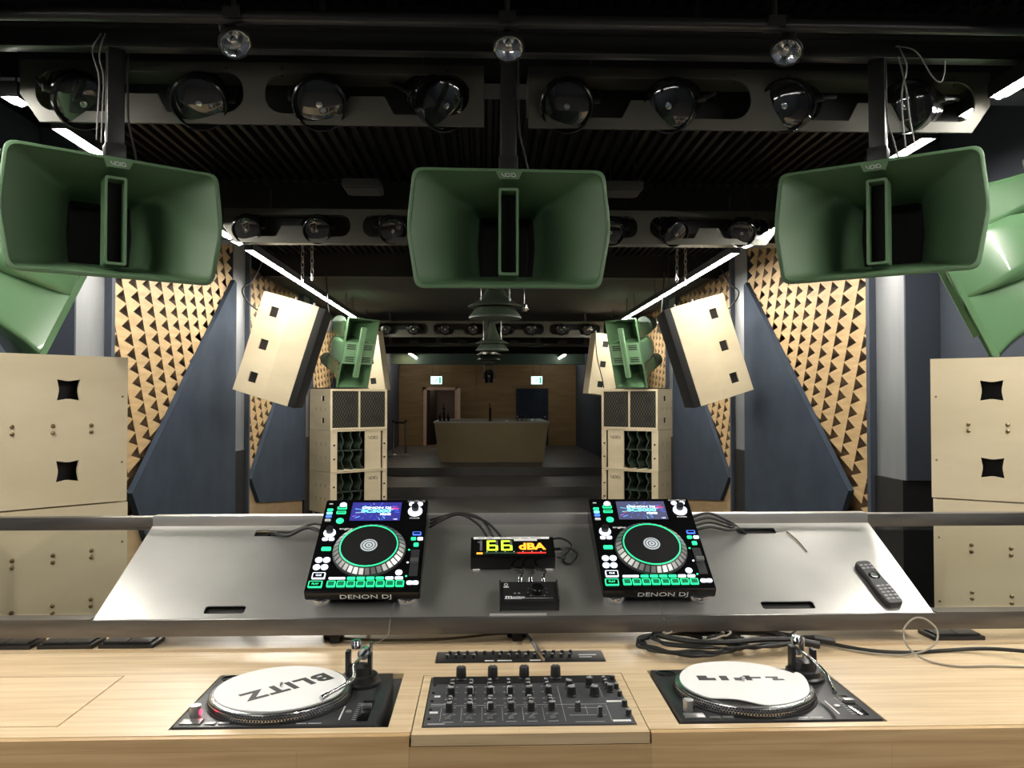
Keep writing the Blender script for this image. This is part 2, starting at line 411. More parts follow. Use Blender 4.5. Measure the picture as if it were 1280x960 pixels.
for s, sd in ((-1, 'left'), (1, 'right')):
    for k, (c0, c1) in enumerate(CY_):
        if k == 0: continue               # beside the camera, out of view
        lab = ['', 'wide grey steel column on the %s wall, nearest the camera, by the large diffuser panel', 'narrow looking grey column on the %s wall beside the tilted hanging speaker', 'farthest grey column on the %s wall, behind the far speaker stack'][k] % sd
        t = thing('steel_column', lab, 'column', (s*2.72, (c0+c1)/2, 0), group='wall columns')
        h = (c1-c0)/2
        tz = 3.59 if c0 < 9 else 3.365; xo = .225
        m = MB(); m.box(*sorted((-s*.02, s*xo)), -h, h, 1.31, tz); m.build('column_face', M['colsteel'], t)
        m = MB(); m.box(*sorted((-s*.07, s*xo)), h, h+.05, 0, tz); m.box(*sorted((-s*.02, s*xo)), -h-.02, -h, 1.31, tz); m.build('column_fin', M['navy'], t)
        m = MB(); m.box(*sorted((-s*.04, s*xo)), -h, h, 0, 1.31); m.build('column_base', M['blk'], t)
    for k in range(4):
        a = (CY_[k][1]+.055); b = CY_[k+1][0]-.03 if k < 3 else 15.1
        tip = [(a+.1, 1.12), (5.95, 1.16), (8.93, .98), (12.2, 1.0)][k]
        if k == 0: a = 2.47; b = 5.175
        where = ['behind the near speaker stack', 'between the two nearest grey columns', 'partly behind the tilted hanging speaker', 'behind the far speaker stack'][k]
        zt = 3.5 if k < 2 else 3.3; poly = [(a, .95), (b, 3.0), (b, zt), (a, zt)]
        if k: pt = thing('acoustic_panel', 'wooden diffuser panel with dark triangles, %s wall, %s' % (sd, where), 'acoustic panel', (0, 0, 0), group='wooden diffuser panels')
        else: pt = thing('wall_lining', 'plain navy lining board on the %s wall %s' % (sd, where), 'wall panel', (0, 0, 0))
        if k: pyramid_mesh(s, poly).build('pyramid_face', M['pyr'], pt, fix=False)
        m = MB(); m.box(*sorted((s*2.762, s*2.795)) if k else sorted((s*2.925, s*2.945)), a, b, 0, 3.55 if k < 2 else 3.36); m.build('back_board', M['pitshade' if k else 'navy'], pt)
        m = MB(); m.box(*sorted((s*2.69, s*2.77)) if k else sorted((s*2.90, s*2.924)), a, a+.015, .3, 3.55 if k < 2 else 3.36); m.build('edge_strip', M['board' if k else 'navy'], pt)
        if k: MB().box(*sorted((s*2.701, s*2.761)), a+.016, b, 0, .97).build('plinth_board', M['board'], pt)
        p2 = [(b, .42), (b, 3.06), (b-.06, 3.08), tip, (tip[0]+.33, .68)]
        ft = MB(); ft.prism(p2, *sorted((s*2.655, s*2.698)), plane='yz')
        if k: tag(ft.build('felt_panel', M['felt']), 'navy felt wedge panel on the %s wall %s' % (sd, where), 'felt panel', 'navy felt wedge panels')

# ------------------------------------------------------------------ LED tubes
segs = [(-1.5, .8), (.84, 3.22), (3.33, 3.44), (3.72, 6.2), (6.3, 6.44), (6.68, 9.6), (9.63, 11.6), (11.62, 13.55)]
desc = ['overhead behind the DJ desk', 'nearest the camera, above the near speaker stack', 'short stub beside the nearest lamp beam', 'long length behind the near horn', 'short stub under the second lamp beam',
        'long length above the pyramid panels', 'length above the tilted hanging speaker', 'last length, ending above the far stack']
for s, sd in ((-1, 'left'), (1, 'right')):
    for k, (a, b) in enumerate(segs):
        t = thing('light_tube', 'white LED tube on the %s side, %s' % (sd, desc[k]), 'light tube', (s*2.04, (a+b)/2, 3.1), group='LED tubes in two rows')
        h = (b-a)/2
        MB().cyl((0, -h+.01, 0), (0, h-.01, 0), .022, n=12).build('diffuser_tube', M['tube'], t)
        m = MB(); m.box(-.036, .036, -h, h, .025, .05); m.box(-.036, -.033, -h, h, -.014, .025); m.box(.033, .036, -h, h, -.014, .025); m.box(-.033, .033, -h, -h+.008, -.014, .025); m.box(-.033, .033, h-.008, h, -.014, .025); m.build('tube_housing', M['blk'], t)
        m = MB(); [m.cyl((0, y, .05), (0, y, .275 if a > 9.62 else .505), .004, n=6) for y in ((-h*.7, h*.7) if h > .3 else (0,))]; m.build('suspension_rod', M['beamblk'], t)
for (x, a, b, lab) in ((-2.2, 22.3, 28.0, 'left'), (2.2, 22.8, 28.0, 'right')):
    b = 26.5
    t = thing('light_tube', 'short white LED tube far back near the %s exit sign' % lab, 'light tube', (x, (a+b)/2, 3.17), group='far LED tubes')
    h = (b-a)/2
    MB().cyl((0, -h+.01, 0), (0, h-.01, 0), .03, n=12).build('diffuser_tube', M['tubefar'], t)
    B(-.035, .035, -h, h, .03, .07).build('tube_housing', M['blk'], t)
    m = MB(); [m.cyl((0, y, .07), (0, y, .202), .006, n=6) for y in (-h*.6, h*.6)]; m.build('suspension_rod', M['beamblk'], t)

# ------------------------------------------------------------------ lamp beams and their spotlights
def housing_holes(L, H, ly):
    """two long oval openings with a notch tab in the lower middle"""
    out = []
    for c in (-L*.245, L*.245):
        a, b = c-L*.222, c+L*.222; y0, y1 = .045*ly, H-.042*ly
        r = (y1-y0)*.5
        p = rrect(a, b, y0, y1, r*.9, 6)
        # insert the tab in the lower edge (rrect starts at lower right corner)
        n = len(p); tabs = [(c-.11*ly, y0), (c-.07*ly, y0+.075*ly), (c+.07*ly, y0+.075*ly), (c+.11*ly, y0)]
        out.append(p + tabs)
    return out
def make_housing(name, label, loc, L, H, D, ly=1., chamfer=0):
    t = thing(name, label, 'lamp beam', loc, group='lamp beams')
    out = [(-L/2+(.08 if chamfer < 0 else 0), 0), (L/2-(.08 if chamfer > 0 else 0), 0), (L/2, H*.45), (L/2, H), (-L/2, H), (-L/2, H*.45)]
    me = plate(out, housing_holes(L, H, ly), .012); me.transform(Matrix.Rotation(R(90), 4, 'X'))
    MB().mesh(me).build('front_panel', M['tan'], t)
    m = MB(); m.box(-L/2, L/2, 0, D, H-.012, H); m.build('beam_tray', M['tan'], t)
    B(-L/2+.01, L/2-.01, D, D+.006, .07, H).build('rear_sheet', M['blk'], t)
    m = MB(); m.box(-L/2, -L/2+.01, 0, D, H*.45, H); m.box(L/2-.01, L/2, 0, D, H*.45, H); m.build('end_plate', M['tan'], t)
    m = MB()
    for x in (-L*.42, -.06*L, .06*L, L*.42):
        m.cyl((x, -.0145, H*.9), (x, -.012, H*.9), .005, n=8); m.cyl((x, -.0145, H*.78), (x, -.012, H*.78), .005, n=8)
    m.build('screw', M['blk'], t)
    for x in (-L*.35, L*.35): B(x-.02, x+.02, D*.4, D*.6, H, 3.37-loc[2]).build('hanger', M['beamblk'], t)
    return t
def make_lamp(label, loc, aim, sc=1.):
    """round black can spotlight, ribbed behind, glass lens in front"""
    t = thing('spotlight', label, 'spotlight', loc, group='can spotlights in the lamp beams')
    q = Vector(aim).to_track_quat('Z', 'Y'); t.rotation_euler = q.to_euler(); t.scale = (sc,)*3
    m = MB(); m.lathe([(0, -.2), (.045, -.2), (.055, -.17), (.055, -.13), (.075, -.125), (.075, -.105), (.068, -.1), (.082, -.08), (.082, -.06), (.075, -.055), (.09, -.035), (.09, -.015), (.086, -.01), (.1, .03), (.1, .08), (.094, .084), (.09, .075), (.086, .03), (0, .01)], n=32)
    m.build('lamp_can', M['blkgloss'], t)
    m = MB(); m.lathe([(.09, .066), (.07, .074), (.03, .079), (0, .08)], n=28); m.build('lens', M['lens'], t)
    m = MB(); m.lathe([(.0, .05), (.016, .052), (.02, .066), (.012, .081), (0, .084)], n=12); m.build('bulb', M['chrome'], t)
    m = MB(); m.cyl((-.12, 0, 0), (-.09, 0, 0), .012, n=10); m.cyl((.09, 0, 0), (.12, 0, 0), .012, n=10); m.tube([(-.115, 0, 0), (-.12, 0, -.1), (-.09, 0, -.2), (.09, 0, -.2), (.12, 0, -.1), (.115, 0, 0)], .007, 6, 4)
    m.build('yoke', M['blk'], t)
    return t
def lamp_label(n, beam): return '%s round black spotlight from the left in the %s lamp beam' % (ORD[n].capitalize() if 0 else ORD[n], beam)
Y1 = 3.3
make_housing('lamp_beam', 'grey tan lamp beam with oval openings, nearest one, left half', (-1.025, Y1, 2.968), 1.885, .255, .2, chamfer=-1)
make_housing('lamp_beam', 'grey tan lamp beam with oval openings, nearest one, right half', (1.08, Y1, 2.965), 1.955, .257, .2, chamfer=1)
lx = [(-1.75, (.55, -.6, -.6)), (-1.25, (.15, -.75, -.55)), (-.76, (.1, -.8, -.55)), (-.28, (.5, -.7, -.5)), (.27, (-.15, -.8, -.5)), (.72, (-.45, -.75, -.4)), (1.22, (-.62, -.7, -.3)), (1.74, (-.72, -.65, -.25))]
lmp = None
for i, (x, aim) in enumerate(lx):
    make_lamp(lamp_label(i, 'nearest'), (x, Y1+.02, 3.085), aim, 1.1)
Y2 = 5.75
make_housing('lamp_beam', 'grey tan lamp beam behind the hanging horns, left half', (-1.0, Y2, 2.965), 1.885, .245, .2, chamfer=-1)
make_housing('lamp_beam', 'grey tan lamp beam behind the hanging horns, right half', (1.07, Y2, 2.97), 1.955, .245, .2, chamfer=1)
for i, (x, aim) in enumerate([(-1.78, (.1, -.8, -.5)), (-1.28, (.05, -.8, -.5)), (-.76, (.3, -.8, -.5)), (-.27, (.2, -.8, -.5)), (.26, (-.2, -.8, -.5)), (.84, (-.2, -.8, -.5)), (1.28, (.3, -.7, -.6)), (1.8, (-.3, -.8, -.5))]):
    if i in (3, 4): continue          # behind the middle horn
    make_lamp('%s round black spotlight from the left in the lamp beam behind the horns' % ORD[i if i < 3 else i-2], (x, Y2+.02, 3.085), aim)
Y3 = 13.8
make_housing('lamp_beam', 'grey tan lamp beam above the far bar, left half', (-1.02, Y3, 2.94), 1.98, .28, .2, ly=1.05)
make_housing('lamp_beam', 'grey tan lamp beam above the far bar, right half', (.98, Y3, 2.94), 1.98, .28, .2, ly=1.05)
for i, x in enumerate((-1.8, -1.32, -.78, -.3, .26, .72, 1.24, 1.7)):
    make_lamp('%s small round spotlight from the left in the lamp beam over the bar' % ORD[i], (x, Y3+.03, 3.09), (.1 if x < 0 else -.1, -.9, -.2))
make_housing('lamp_beam', 'farthest grey lamp beam, half hidden behind the one over the bar, left half', (-1.02, 16, 2.94), 1.98, .24, .2)
make_housing('lamp_beam', 'farthest grey lamp beam, half hidden behind the one over the bar, right half', (.98, 16, 2.94), 1.98, .24, .2)

# three small reflector spots under the ceiling pipe
for i, (x, lab) in enumerate(((-.955, 'small silver reflector lamp at the ceiling above the left half of the nearest beam'), (.005, 'small silver reflector lamp at the ceiling above the middle horn'), (1.0, 'small silver reflector lamp at the ceiling above the right half of the nearest beam'))):
    t = thing('reflector_lamp', lab, 'lamp', (x, 2.8, 3.09), group='small reflector lamps')
    t.rotation_euler = Vector(((.4, -.5, -.75), (0, -.5, -.85), (-.25, -.5, -.85))[i]).to_track_quat('Z', 'Y').to_euler()
    m = MB(); m.lathe([(.0, -.07), (.02, -.07), (.024, -.04), (.05, .01), (.052, .02), (.048, .018), (.02, -.03), (0, -.035)], n=10); m.build('reflector', M['chrome'], t)
    m = MB(); m.lathe([(0, -.03), (.012, -.02), (.012, .005), (0, .012)], n=12); m.build('bulb', M['chrome'], t)
    m = MB(); m.lathe([(.052, .005), (.056, .005), (.056, .024), (.052, .024), (.052, .005)], n=24); m.build('bezel', M['blk'], t)
    m = MB(); m.lathe([(0, -.07), (.03, -.07), (.03, -.1), (0, -.1)], n=14); m.cyl((0, 0, -.1), (0, .03, -.15), .008, n=8); m.build('socket', M['blk'], t)
# two flat ceiling units beyond the first beam
for x, lab in ((-.87, 'left'), (.82, 'right')):
    t = thing('ceiling_unit', 'flat dark grey ceiling unit on the %s above the second lamp beam' % lab, 'ceiling unit', (x, 5.2, 3.2), group='flat ceiling units')
    B(-.12, .12, -.12, .12, 0, .05, .008).build('unit_case', M['ceil2'], t)
    B(-.1, .1, -.1, .1, -.008, 0).build('unit_cover', M['ceil2'], t)
    [MB().cyl((q, 0, .05), (q, 0, .405), .004, n=6).build('hanger', M['blk'], t) for q in (-.08, .08)]

# ------------------------------------------------------------------ hanging green horns
def void_logo(w, d=.002):
    """the four letters of the maker's plate, drawn as thin strokes; width w"""
    m = MB(); u = w/20; t = u*.55
    def seg(x0, y0, x1, y1):
        a = Vector((x0, y0)); b = Vector((x1, y1)); n = (b-a).normalized(); e = n*t*.5; q = Vector((-n.y, n.x))*t*.5
        m.prism([tuple((a-e+q)*u/u), tuple((b+e+q)), tuple((b+e-q)), tuple((a-e-q))], 0, d)
    def path(p):
        for a, b in zip(p, p[1:]): seg(a[0]*u-w/2, a[1]*u, b[0]*u-w/2, b[1]*u)
    path([(0, 3), (0, 1.5), (3.2, -1.6)]); path([(4.3, 3), (4.3, -1.6)])
    path([(6, 2), (6, -1.6), (10.2, -1.6), (10.2, 2), (9.2, 3), (7, 3), (6, 2)])
    path([(12, 3), (12, -1.6)])
    path([(13.8, -1.6), (13.8, 3), (16.5, 3), (19, .2), (19, -1.6), (13.8, -1.6)])
    return m
def make_horn(label, loc, rz, pole_top):
    t = thing('horn_speaker', label, 'horn speaker', loc, (0, 0, rz), group='hanging green horns')
    mouth = [(-.335, -.212), (-.367, -.005), (-.345, .212), (.345, .205), (.367, -.005), (.330, -.212)]
    mouth = roundpoly(mouth, .035, 4)
    thr = roundpoly([(-.055, -.11), (-.06, 0), (-.055, .11), (.055, .11), (.06, 0), (.055, -.11)], .01, 4)
    def ring(k, y, off=0): return [((a[0]*(1-k)+b[0]*k)*1 + (off*(1 if a[0] > 0 else -1)), y, (a[1]*(1-k)+b[1]*k) + (off*(1 if a[1] > 0 else -1))) for a, b in zip(mouth, thr)]
    m = MB()
    rings = [ring(k, y, .014) for k, y in ((.9, .52), (.72, .40), (.66, .28), (.1, .035), (0, 0))]
    rings += [ring(0, -.01, .0135), ring(0, -.013, .010), ring(0, -.013, .002)]
    rings += [ring(k, y) for k, y in ((0, 0), (.08, .02), (.68, .255), (.72, .29), (.8, .40))]
    m.loft(rings, True, False); m.build('horn_shell', M['green'], t)
    m = MB(); m.loft([ring(.795, .395), ring(.86, .50), ring(.9, .505)], False, True); m.build('throat', M['grilleblk'], t)
    m = MB(); me = plate(rrect(-.038, .038, -.17, .162, .008), [rrect(-.029, .029, -.160, .152, .006)], .09); me.transform(Matrix.Translation((0, .125, 0)) @ Matrix.Rotation(R(90), 4, 'X')); m.mesh(me)
    m.build('phase_plug', M['green'], t)
    m = MB(); m.box(-.029, .029, .105, .124, -.16, .152); m.build('slot', M['grilleblk'], t)
    m = MB(); m.prism([(-.05, .212), (-.036, .182), (.036, .182), (.05, .212)], -.016, .004, plane='xz'); pl = m.build('name_plate', M['green'], t)
    lg = void_logo(.054); lg.X = Matrix.Identity(4); lo = lg.build('lettering', M['marking'], pl, (0, -.0165, .195), (R(90), 0, 0))
    m = MB(); m.box(-.1, .1, .03, .3, .215, .235, .006); m.prism([(-.1, .212), (-.055, .25), (.055, .25), (.1, .212)], .1, .16, plane='xz'); m.build('mounting_bracket', M['greenm'], t)
    m = MB(); m.cyl((0, .525, 0), (0, .62, 0), .11, .1, 24); m.cyl((0, .62, 0), (0, .66, 0), .07, n=24); m.build('driver', M['blkgloss'], t)
    m = MB(); h = pole_top - loc[2]; m.box(-.03, .03, .05, .11, .235, h, .004); m.box(-.036, .036, .044, .116, .235, .29, .004); m.build('pole', M['beamblk'], t)
    m = MB(); m.tube([(.075, .06, .235), (.06, .05, .3), (.04, .04, .4), (.036, .035, h-.02)], .004, 6); m.build('cable', M['rubber'], t)
    return t
make_horn('green horn speaker hanging in the middle on a black pole', (.012, 2.98, 2.478), 0, 3.165)
make_horn('green horn speaker hanging on the left, turned inward', (-1.44, 3.0, 2.512), R(34), 3.165)
make_horn('green horn speaker hanging on the right, turned inward', (1.415, 3.0, 2.53), R(-36), 3.165)
# loose cables on the two side poles
def cable(name, label, pts, r, mat, plugs=(), n=8, sm=6):
    o = MB().tube(pts, r, n, sm).build(name, mat); tag(o, label, 'cable'); return o
for lab, mat, pts in (
        ('thin grey cable down the left horn pole, on its outer side', 'cabledark', [(-1.475, 2.93, 3.17), (-1.50, 2.92, 3.1), (-1.468, 2.905, 3.0), (-1.468, 2.9, 2.88), (-1.472, 2.9, 2.77)]),
        ('thin grey cable down the left horn pole, closest to the pole', 'cabledark', [(-1.46, 2.93, 3.17), (-1.47, 2.91, 3.08), (-1.452, 2.905, 3.0), (-1.452, 2.9, 2.88), (-1.455, 2.9, 2.76)]),
        ('thin grey cable running down the right horn pole', 'cabledark', [(1.475, 2.93, 3.17), (1.495, 2.91, 3.08), (1.47, 2.9, 2.98), (1.475, 2.9, 2.85), (1.485, 2.9, 2.76)]),
        ('second thin grey cable bowing out beside the right horn pole', 'cabledark', [(1.47, 2.92, 3.12), (1.485, 2.9, 3.0), (1.50, 2.9, 2.88), (1.52, 2.9, 2.77)]),
        ('loose grey cable end curling up at the top of the right horn pole', 'cabledark', [(1.47, 2.94, 3.17), (1.53, 2.91, 3.14), (1.58, 2.9, 3.05), (1.615, 2.9, 3.02), (1.632, 2.9, 3.05), (1.635, 2.9, 3.1)])):
    cable('speaker_cable', lab, pts, .003, M[mat], n=6)

# ------------------------------------------------------------------ bell shaped ceiling speakers
def make_bell(label, loc, top):
    t = thing('bell_speaker', label, 'ceiling speaker', loc, group='bell speakers in a line over the dance floor')
    m = MB(); m.lathe([(.045, .46), (.056, .40), (.082, .30), (.13, .215), (.2, .158), (.268, .128), (.272, .118), (.262, .112), (.20, .13), (.08, .14), (0, .14)], n=40); m.build('bell_cap', M['greenbell'], t)
    m = MB(); m.lathe([(0, .13), (.17, .125), (.205, .09), (.245, .04), (.262, .015), (.262, .003), (.25, 0), (.2, .03), (.1, .05), (0, .05)], n=40); m.build('bell_rim', M['greenbell'], t)
    m = MB()
    for k in range(4):
        a = R(45+90*k); x, y = .2*math.cos(a), .2*math.sin(a); m.cyl((x, y, .12), (x, y, top), .005, n=6); m.lathe([(0, .17), (.012, .17), (.012, .19), (0, .19)], (x, y, 0), n=8)
    m.build('suspension_rod', M['alu'], t)
    m = MB(); m.cyl((0, 0, .46), (0, 0, .54), .055, n=16); m.build('driver', M['blk'], t)
    return t
make_bell('green bell speaker hanging nearest, right below the middle horn', (.02, 8.0, 2.66), .945)
make_bell('green bell speaker, middle one of the hanging line', (.03, 12.8, 2.64), .75)
make_bell('green bell speaker, farthest and lowest of the line over the bar', (-.01, 17.0, 2.70), .69)
t = thing('clamp_lamp', 'small chrome clamp lamp at the rim of the nearest bell speaker', 'lamp', (.31, 7.95, 2.80))
m = MB(); m.lathe([(0, 0), (.03, 0), (.035, -.05), (.03, -.07), (0, -.065)], n=16); m.build('lamp_head', M['chrome'], t)
m = MB(); m.cyl((0, 0, 0), (0, 0, .55), .005, n=6); m.build('rod', M['alu'], t)
t = thing('moving_head_light', 'black moving-head stage light hanging over the bar', 'stage light', (.0, 17.9, 2.25))
m = MB(); m.box(-.1, .1, -.1, .1, .42, .52, .01); m.build('base', M['blkplastic'], t)
m = MB(); m.box(-.135, -.105, -.05, .05, .08, .42, .008); m.box(.105, .135, -.05, .05, .08, .42, .008); m.box(-.135, .135, -.05, .05, .39, .42, .008); m.build('yoke', M['blkplastic'], t)
m = MB(); m.lathe([(0, .3), (.08, .28), (.1, .2), (.095, .04), (.085, .0), (0, .01)], n=24); m.build('lamp_head', M['blkgloss'], t)
m = MB(); m.cyl((0, 0, .52), (0, 0, 1.14), .02, n=10); m.build('pole', M['blk'], t)

# ------------------------------------------------------------------ tilted hanging plywood speakers
def make_hung(label, loc, rz, tilt, chain):
    """tall trapezoid cabinet, front towards local -y, three square handle holes on each tapered side"""
    t = thing('hanging_speaker', label, 'speaker', loc, group='hung plywood speakers')
    t.rotation_euler = (Matrix.Rotation(rz, 3, 'Z') @ Matrix.Rotation(tilt, 3, 'X')).to_euler()
    H = 1.0; w = .29; plan = [(-w, -.26), (w, -.26), (w, -.02), (.155, .30), (-.155, .30), (-w, -.02)]
    m = MB(); k = .96
    m.prism([(x*.93, y*.95) for x, y in plan], -H/2+.018, H/2-.018); m.build('inner_case', M['blk'], t)
    m = MB(); m.prism(plan, H/2-.018, H/2); m.prism(plan, -H/2, -H/2+.018)
    m.box(-w, -w+.018, -.26, -.02, -H/2+.018, H/2-.018); m.box(w-.018, w, -.26, -.02, -H/2+.018, H/2-.018); m.box(-.155, .155, .285, .30, -H/2+.018, H/2-.018)
    L = math.hypot(w-.155, .32)
    for s in (-1, 1):
        me = plate(rect(0, L, -H/2+.018, H/2-.018), [rect(L*.5-.045, L*.5+.045, z-.05, z+.05) for z in (-.33, 0, .33)], .015)
        d = Vector((s*(.155-w), .32, 0)).normalized(); nn = Vector((-s*.32, s*s*(-(w-.155)), 0)).normalized()
        X = Matrix(((d.x, 0, nn.x, s*w), (d.y, 0, nn.y, -.02), (0, 1, 0, 0), (0, 0, 0, 1)))
        m.X = X; m.mesh(me); m.X = Matrix.Identity(4)
    m.build('cabinet', M['ply'], t)
    m = MB(); m.box(-w+.0, w-.0, -.33, -.262, -H/2+.0, H/2-.0, .006); m.build('front_grille', M['grilleblk'], t)
    m = MB()
    for s in (-1, 1):
        for y in (-.2, -.02): m.cyl((s*.2, y, H/2), (s*.2, y, H/2+.03), .012, n=8)
    m.build('lifting_eye', M['alu'], t)
    return t
def chain(label, p0, p1):
    m = MB(); p0, p1 = Vector(p0), Vector(p1); n = max(2, int((p1-p0).length/.05)); d = (p1-p0)/n
    for i in range(n):
        c = p0 + d*(i+.5); a = d.normalized().orthogonal().normalized() if i % 2 else d.normalized().cross(d.normalized().orthogonal()).normalized()
        e = d.normalized()*.032; s = a*.012
        m.tube([c-e, c-e*.7+s, c+e*.7+s, c+e, c+e*.7-s, c-e*.7-s, c-e], .0045, 5, 3, False)
    tag(m.build('lifting_chain', M['alu']), label, 'chain')
make_hung('tilted plywood speaker with three square holes hanging left above the dance floor', (-2.1, 8.0, 2.34), R(95), R(17), 0)
make_hung('tilted plywood speaker with three square holes hanging right above the dance floor', (2.15, 8.0, 2.34), R(-95), R(17), 0)
make_hung('tall plywood speaker hanging behind the far left stack, beside the green speaker', (-2.08, 13.6, 2.48), R(-100), R(8), 0)
make_hung('tall plywood speaker hanging behind the far right stack, with a cable on its side', (1.93, 13.2, 2.42), R(100), R(8), 0)
for s, lab in ((-1, 'left'), (1, 'right')):
    x = s*1.88
    chain('short steel chain holding the tilted %s speaker, outer one' % lab, (x - s*.11+(.05 if s > 0 else 0), 7.86, 3.02), (x - s*.1+(.05 if s > 0 else 0), 7.86, 3.36+.2))
    chain('short steel chain holding the tilted %s speaker, inner one' % lab, (x + s*.04+(.05 if s > 0 else 0), 8.1, 3.02), (x + s*.04+(.05 if s > 0 else 0), 8.1, 3.56))
for s, lab in ((-1, 'left'), (1, 'right')):
    cable('speaker_cable', 'black cable hooked behind the tilted %s hanging speaker' % lab, [(s*2.3, 8.3, 3.5), (s*2.42, 8.2, 3.1), (s*2.52, 8.1, 2.95), (s*2.45, 8.2, 2.8), (s*2.3, 8.25, 2.72)], .008, M['rubber'])
cable('speaker_cable', 'black cable drooping down the side of the far right plywood speaker', [(1.72, 12.93, 2.98), (1.70, 12.86, 2.9), (1.72, 12.83, 2.55), (1.8, 12.82, 2.2), (1.83, 12.84, 2.05)], .008, M['rubber'])
# small wall spots with glass
for s, lab in ((-1, 'left'), (1, 'right')):
    t = thing('glass_spot', 'small clear glass spot lamp beside the tilted %s hanging speaker' % lab, 'lamp', (s*1.95 + .05, 9.4, 2.72), group='small glass spots')
    m = MB(); m.lathe([(0, .06), (.03, .06), (.035, 0), (.055, -.06), (.05, -.065), (0, -.05)], n=16, axis=(-s*.4, -.3, .8)); m.build('lamp_head', M['alu'], t)
    m = MB(); m.cyl((s*.0, .02, .05), (s*.06, .06, .65), .008, n=6); m.build('arm', M['blk'], t)

# ------------------------------------------------------------------ green three way speakers
def rr3(cx, cz, w, h, y, r, n=4): return [(cx+p[0], y, cz+p[1]) for p in rrect(-w/2, w/2, -h/2, h/2, r, n)]
def make_tri(label, loc, rz, tilt, sc=1):
    t = thing('three_way_speaker', label, 'speaker', loc, group='green three way speakers')
    t.rotation_euler = (Matrix.Rotation(rz, 3, 'Z') @ Matrix.Rotation(tilt, 3, 'X')).to_euler()
    t.scale = (sc,)*3
    W = .56
    # flared lower and upper horns, thick shells narrowing towards the back
    for nm, cz, h, tz in (('bass_horn', .19, .36, .26), ('treble_horn', .89, .36, .82)):
        prof = [(0., -.30), (.3, -.20), (.62, -.02), (.85, .16), (1., .30)]
        def ring(k, y, off): return rr3(0, cz*(1-k)+tz*k, (W+2*off)*(1-k)+.2*k, (h+2*off)*(1-k)+.2*k, y, .02+.02*k)
        m = MB(); rings = [ring(k, y, .012) for k, y in prof[::-1]] + [ring(0, -.30, -.004)] + [ring(k*.98, y, -.004) for k, y in prof[1:-1]]
        m.loft(rings, True, True); m.build(nm, M['greengloss'], t)
    # middle body behind the slatted band
    m = MB(); m.loft([rr3(0, .54, W, .34, -.29, .02), rr3(0, .54, W*.98, .36, -.1, .05), rr3(.0, .54, .44, .38, .1, .1), rr3(0, .54, .34, .32, .24, .12), rr3(0, .54, .2, .2, .32, .09)], True, True); m.build('middle_body', M['greengloss'], t)
    holes = []
    for x in (-.155, .155):
        for z in (.065, .095, .125, -.065, -.095, -.125): holes.append(rect(x-.085, x+.085, z-.009, z+.009))
    me = plate(rect(-W/2, W/2, -.165, .165), holes, .012); me.transform(Matrix.Translation((0, -.305, .54)) @ Matrix.Rotation(R(90), 4, 'X'))
    MB().mesh(me).build('slatted_band', M['greenpale'], t)
    B(-W/2+.02, W/2-.02, -.304, -.292, .39, .69).build('slot_backing', M['blk'], t)
    holes = [rect(-.006, .006, z, z+.028) for z in [-.36+.045*i for i in range(16)]]
    me = plate(rrect(-.045, .045, -.39, .39, .01), holes, .03); me.transform(Matrix.Translation((0, -.318, .56)) @ Matrix.Rotation(R(90), 4, 'X'))
    cb = MB().mesh(me).build('center_bar', M['greenpale'], t)
    m = MB()
    for s in (-1, 1): m.prism([(s*(W/2+.012), 0), (s*(W/2-.003), 0), (s*(W/2-.003), 1.08), (s*(W/2+.012), 1.08)], -.312, -.28, plane='xz')
    m.box(-W/2, W/2, -.312, -.28, 0, .014); m.box(-W/2, W/2, -.312, -.28, 1.066, 1.08)
    m.build('front_frame', M['greengloss'], t)
    # ribbed magnet housings at the back
    for nm, cz, rr in (('driver', .26, .13), ('driver', .86, .14)):
        pr = [(0, .30), (rr*.7, .30)]
        for i in range(6): pr += [(rr*(1.05-.05*i), .31+.035*i), (rr*(1.05-.05*i), .325+.035*i), (rr*.72, .33+.035*i), (rr*.72, .342+.035*i)]
        pr += [(0, .53)]
        m = MB(); m.lathe(pr, (0, 0, cz), (0, 1, 0), 32); m.build(nm, M['greenm'], t)
    dz = (loc[2]-2.02)/sc; q = Matrix.Rotation(-tilt, 3, 'X') @ Vector((0, 0, -dz)); m = MB(); m.box(-.3, .3, -.32, .3, .002, .014, .003); m.box(-.05, .05, .0, .06, .014, dz+.12); m.build('base_plate', M['blk'], t, q, (-tilt, 0, 0))
    return t
TS = make_tri('green three way speaker on top of the near left stack, seen from behind', (-2.33, 3.57, 2.125), R(135), R(24), .8)
make_tri('green three way speaker on top of the near right stack, seen from behind', (2.53, 3.6, 2.125), R(-122), R(24), .8)
make_tri('green three way speaker with slatted front on top of the far left stack', (-2.22, 11.95, 2.115), R(46), R(16), .95)
make_tri('green three way speaker with slatted front on top of the far right stack', (2.28, 11.95, 2.115), R(-46), R(16), .95)

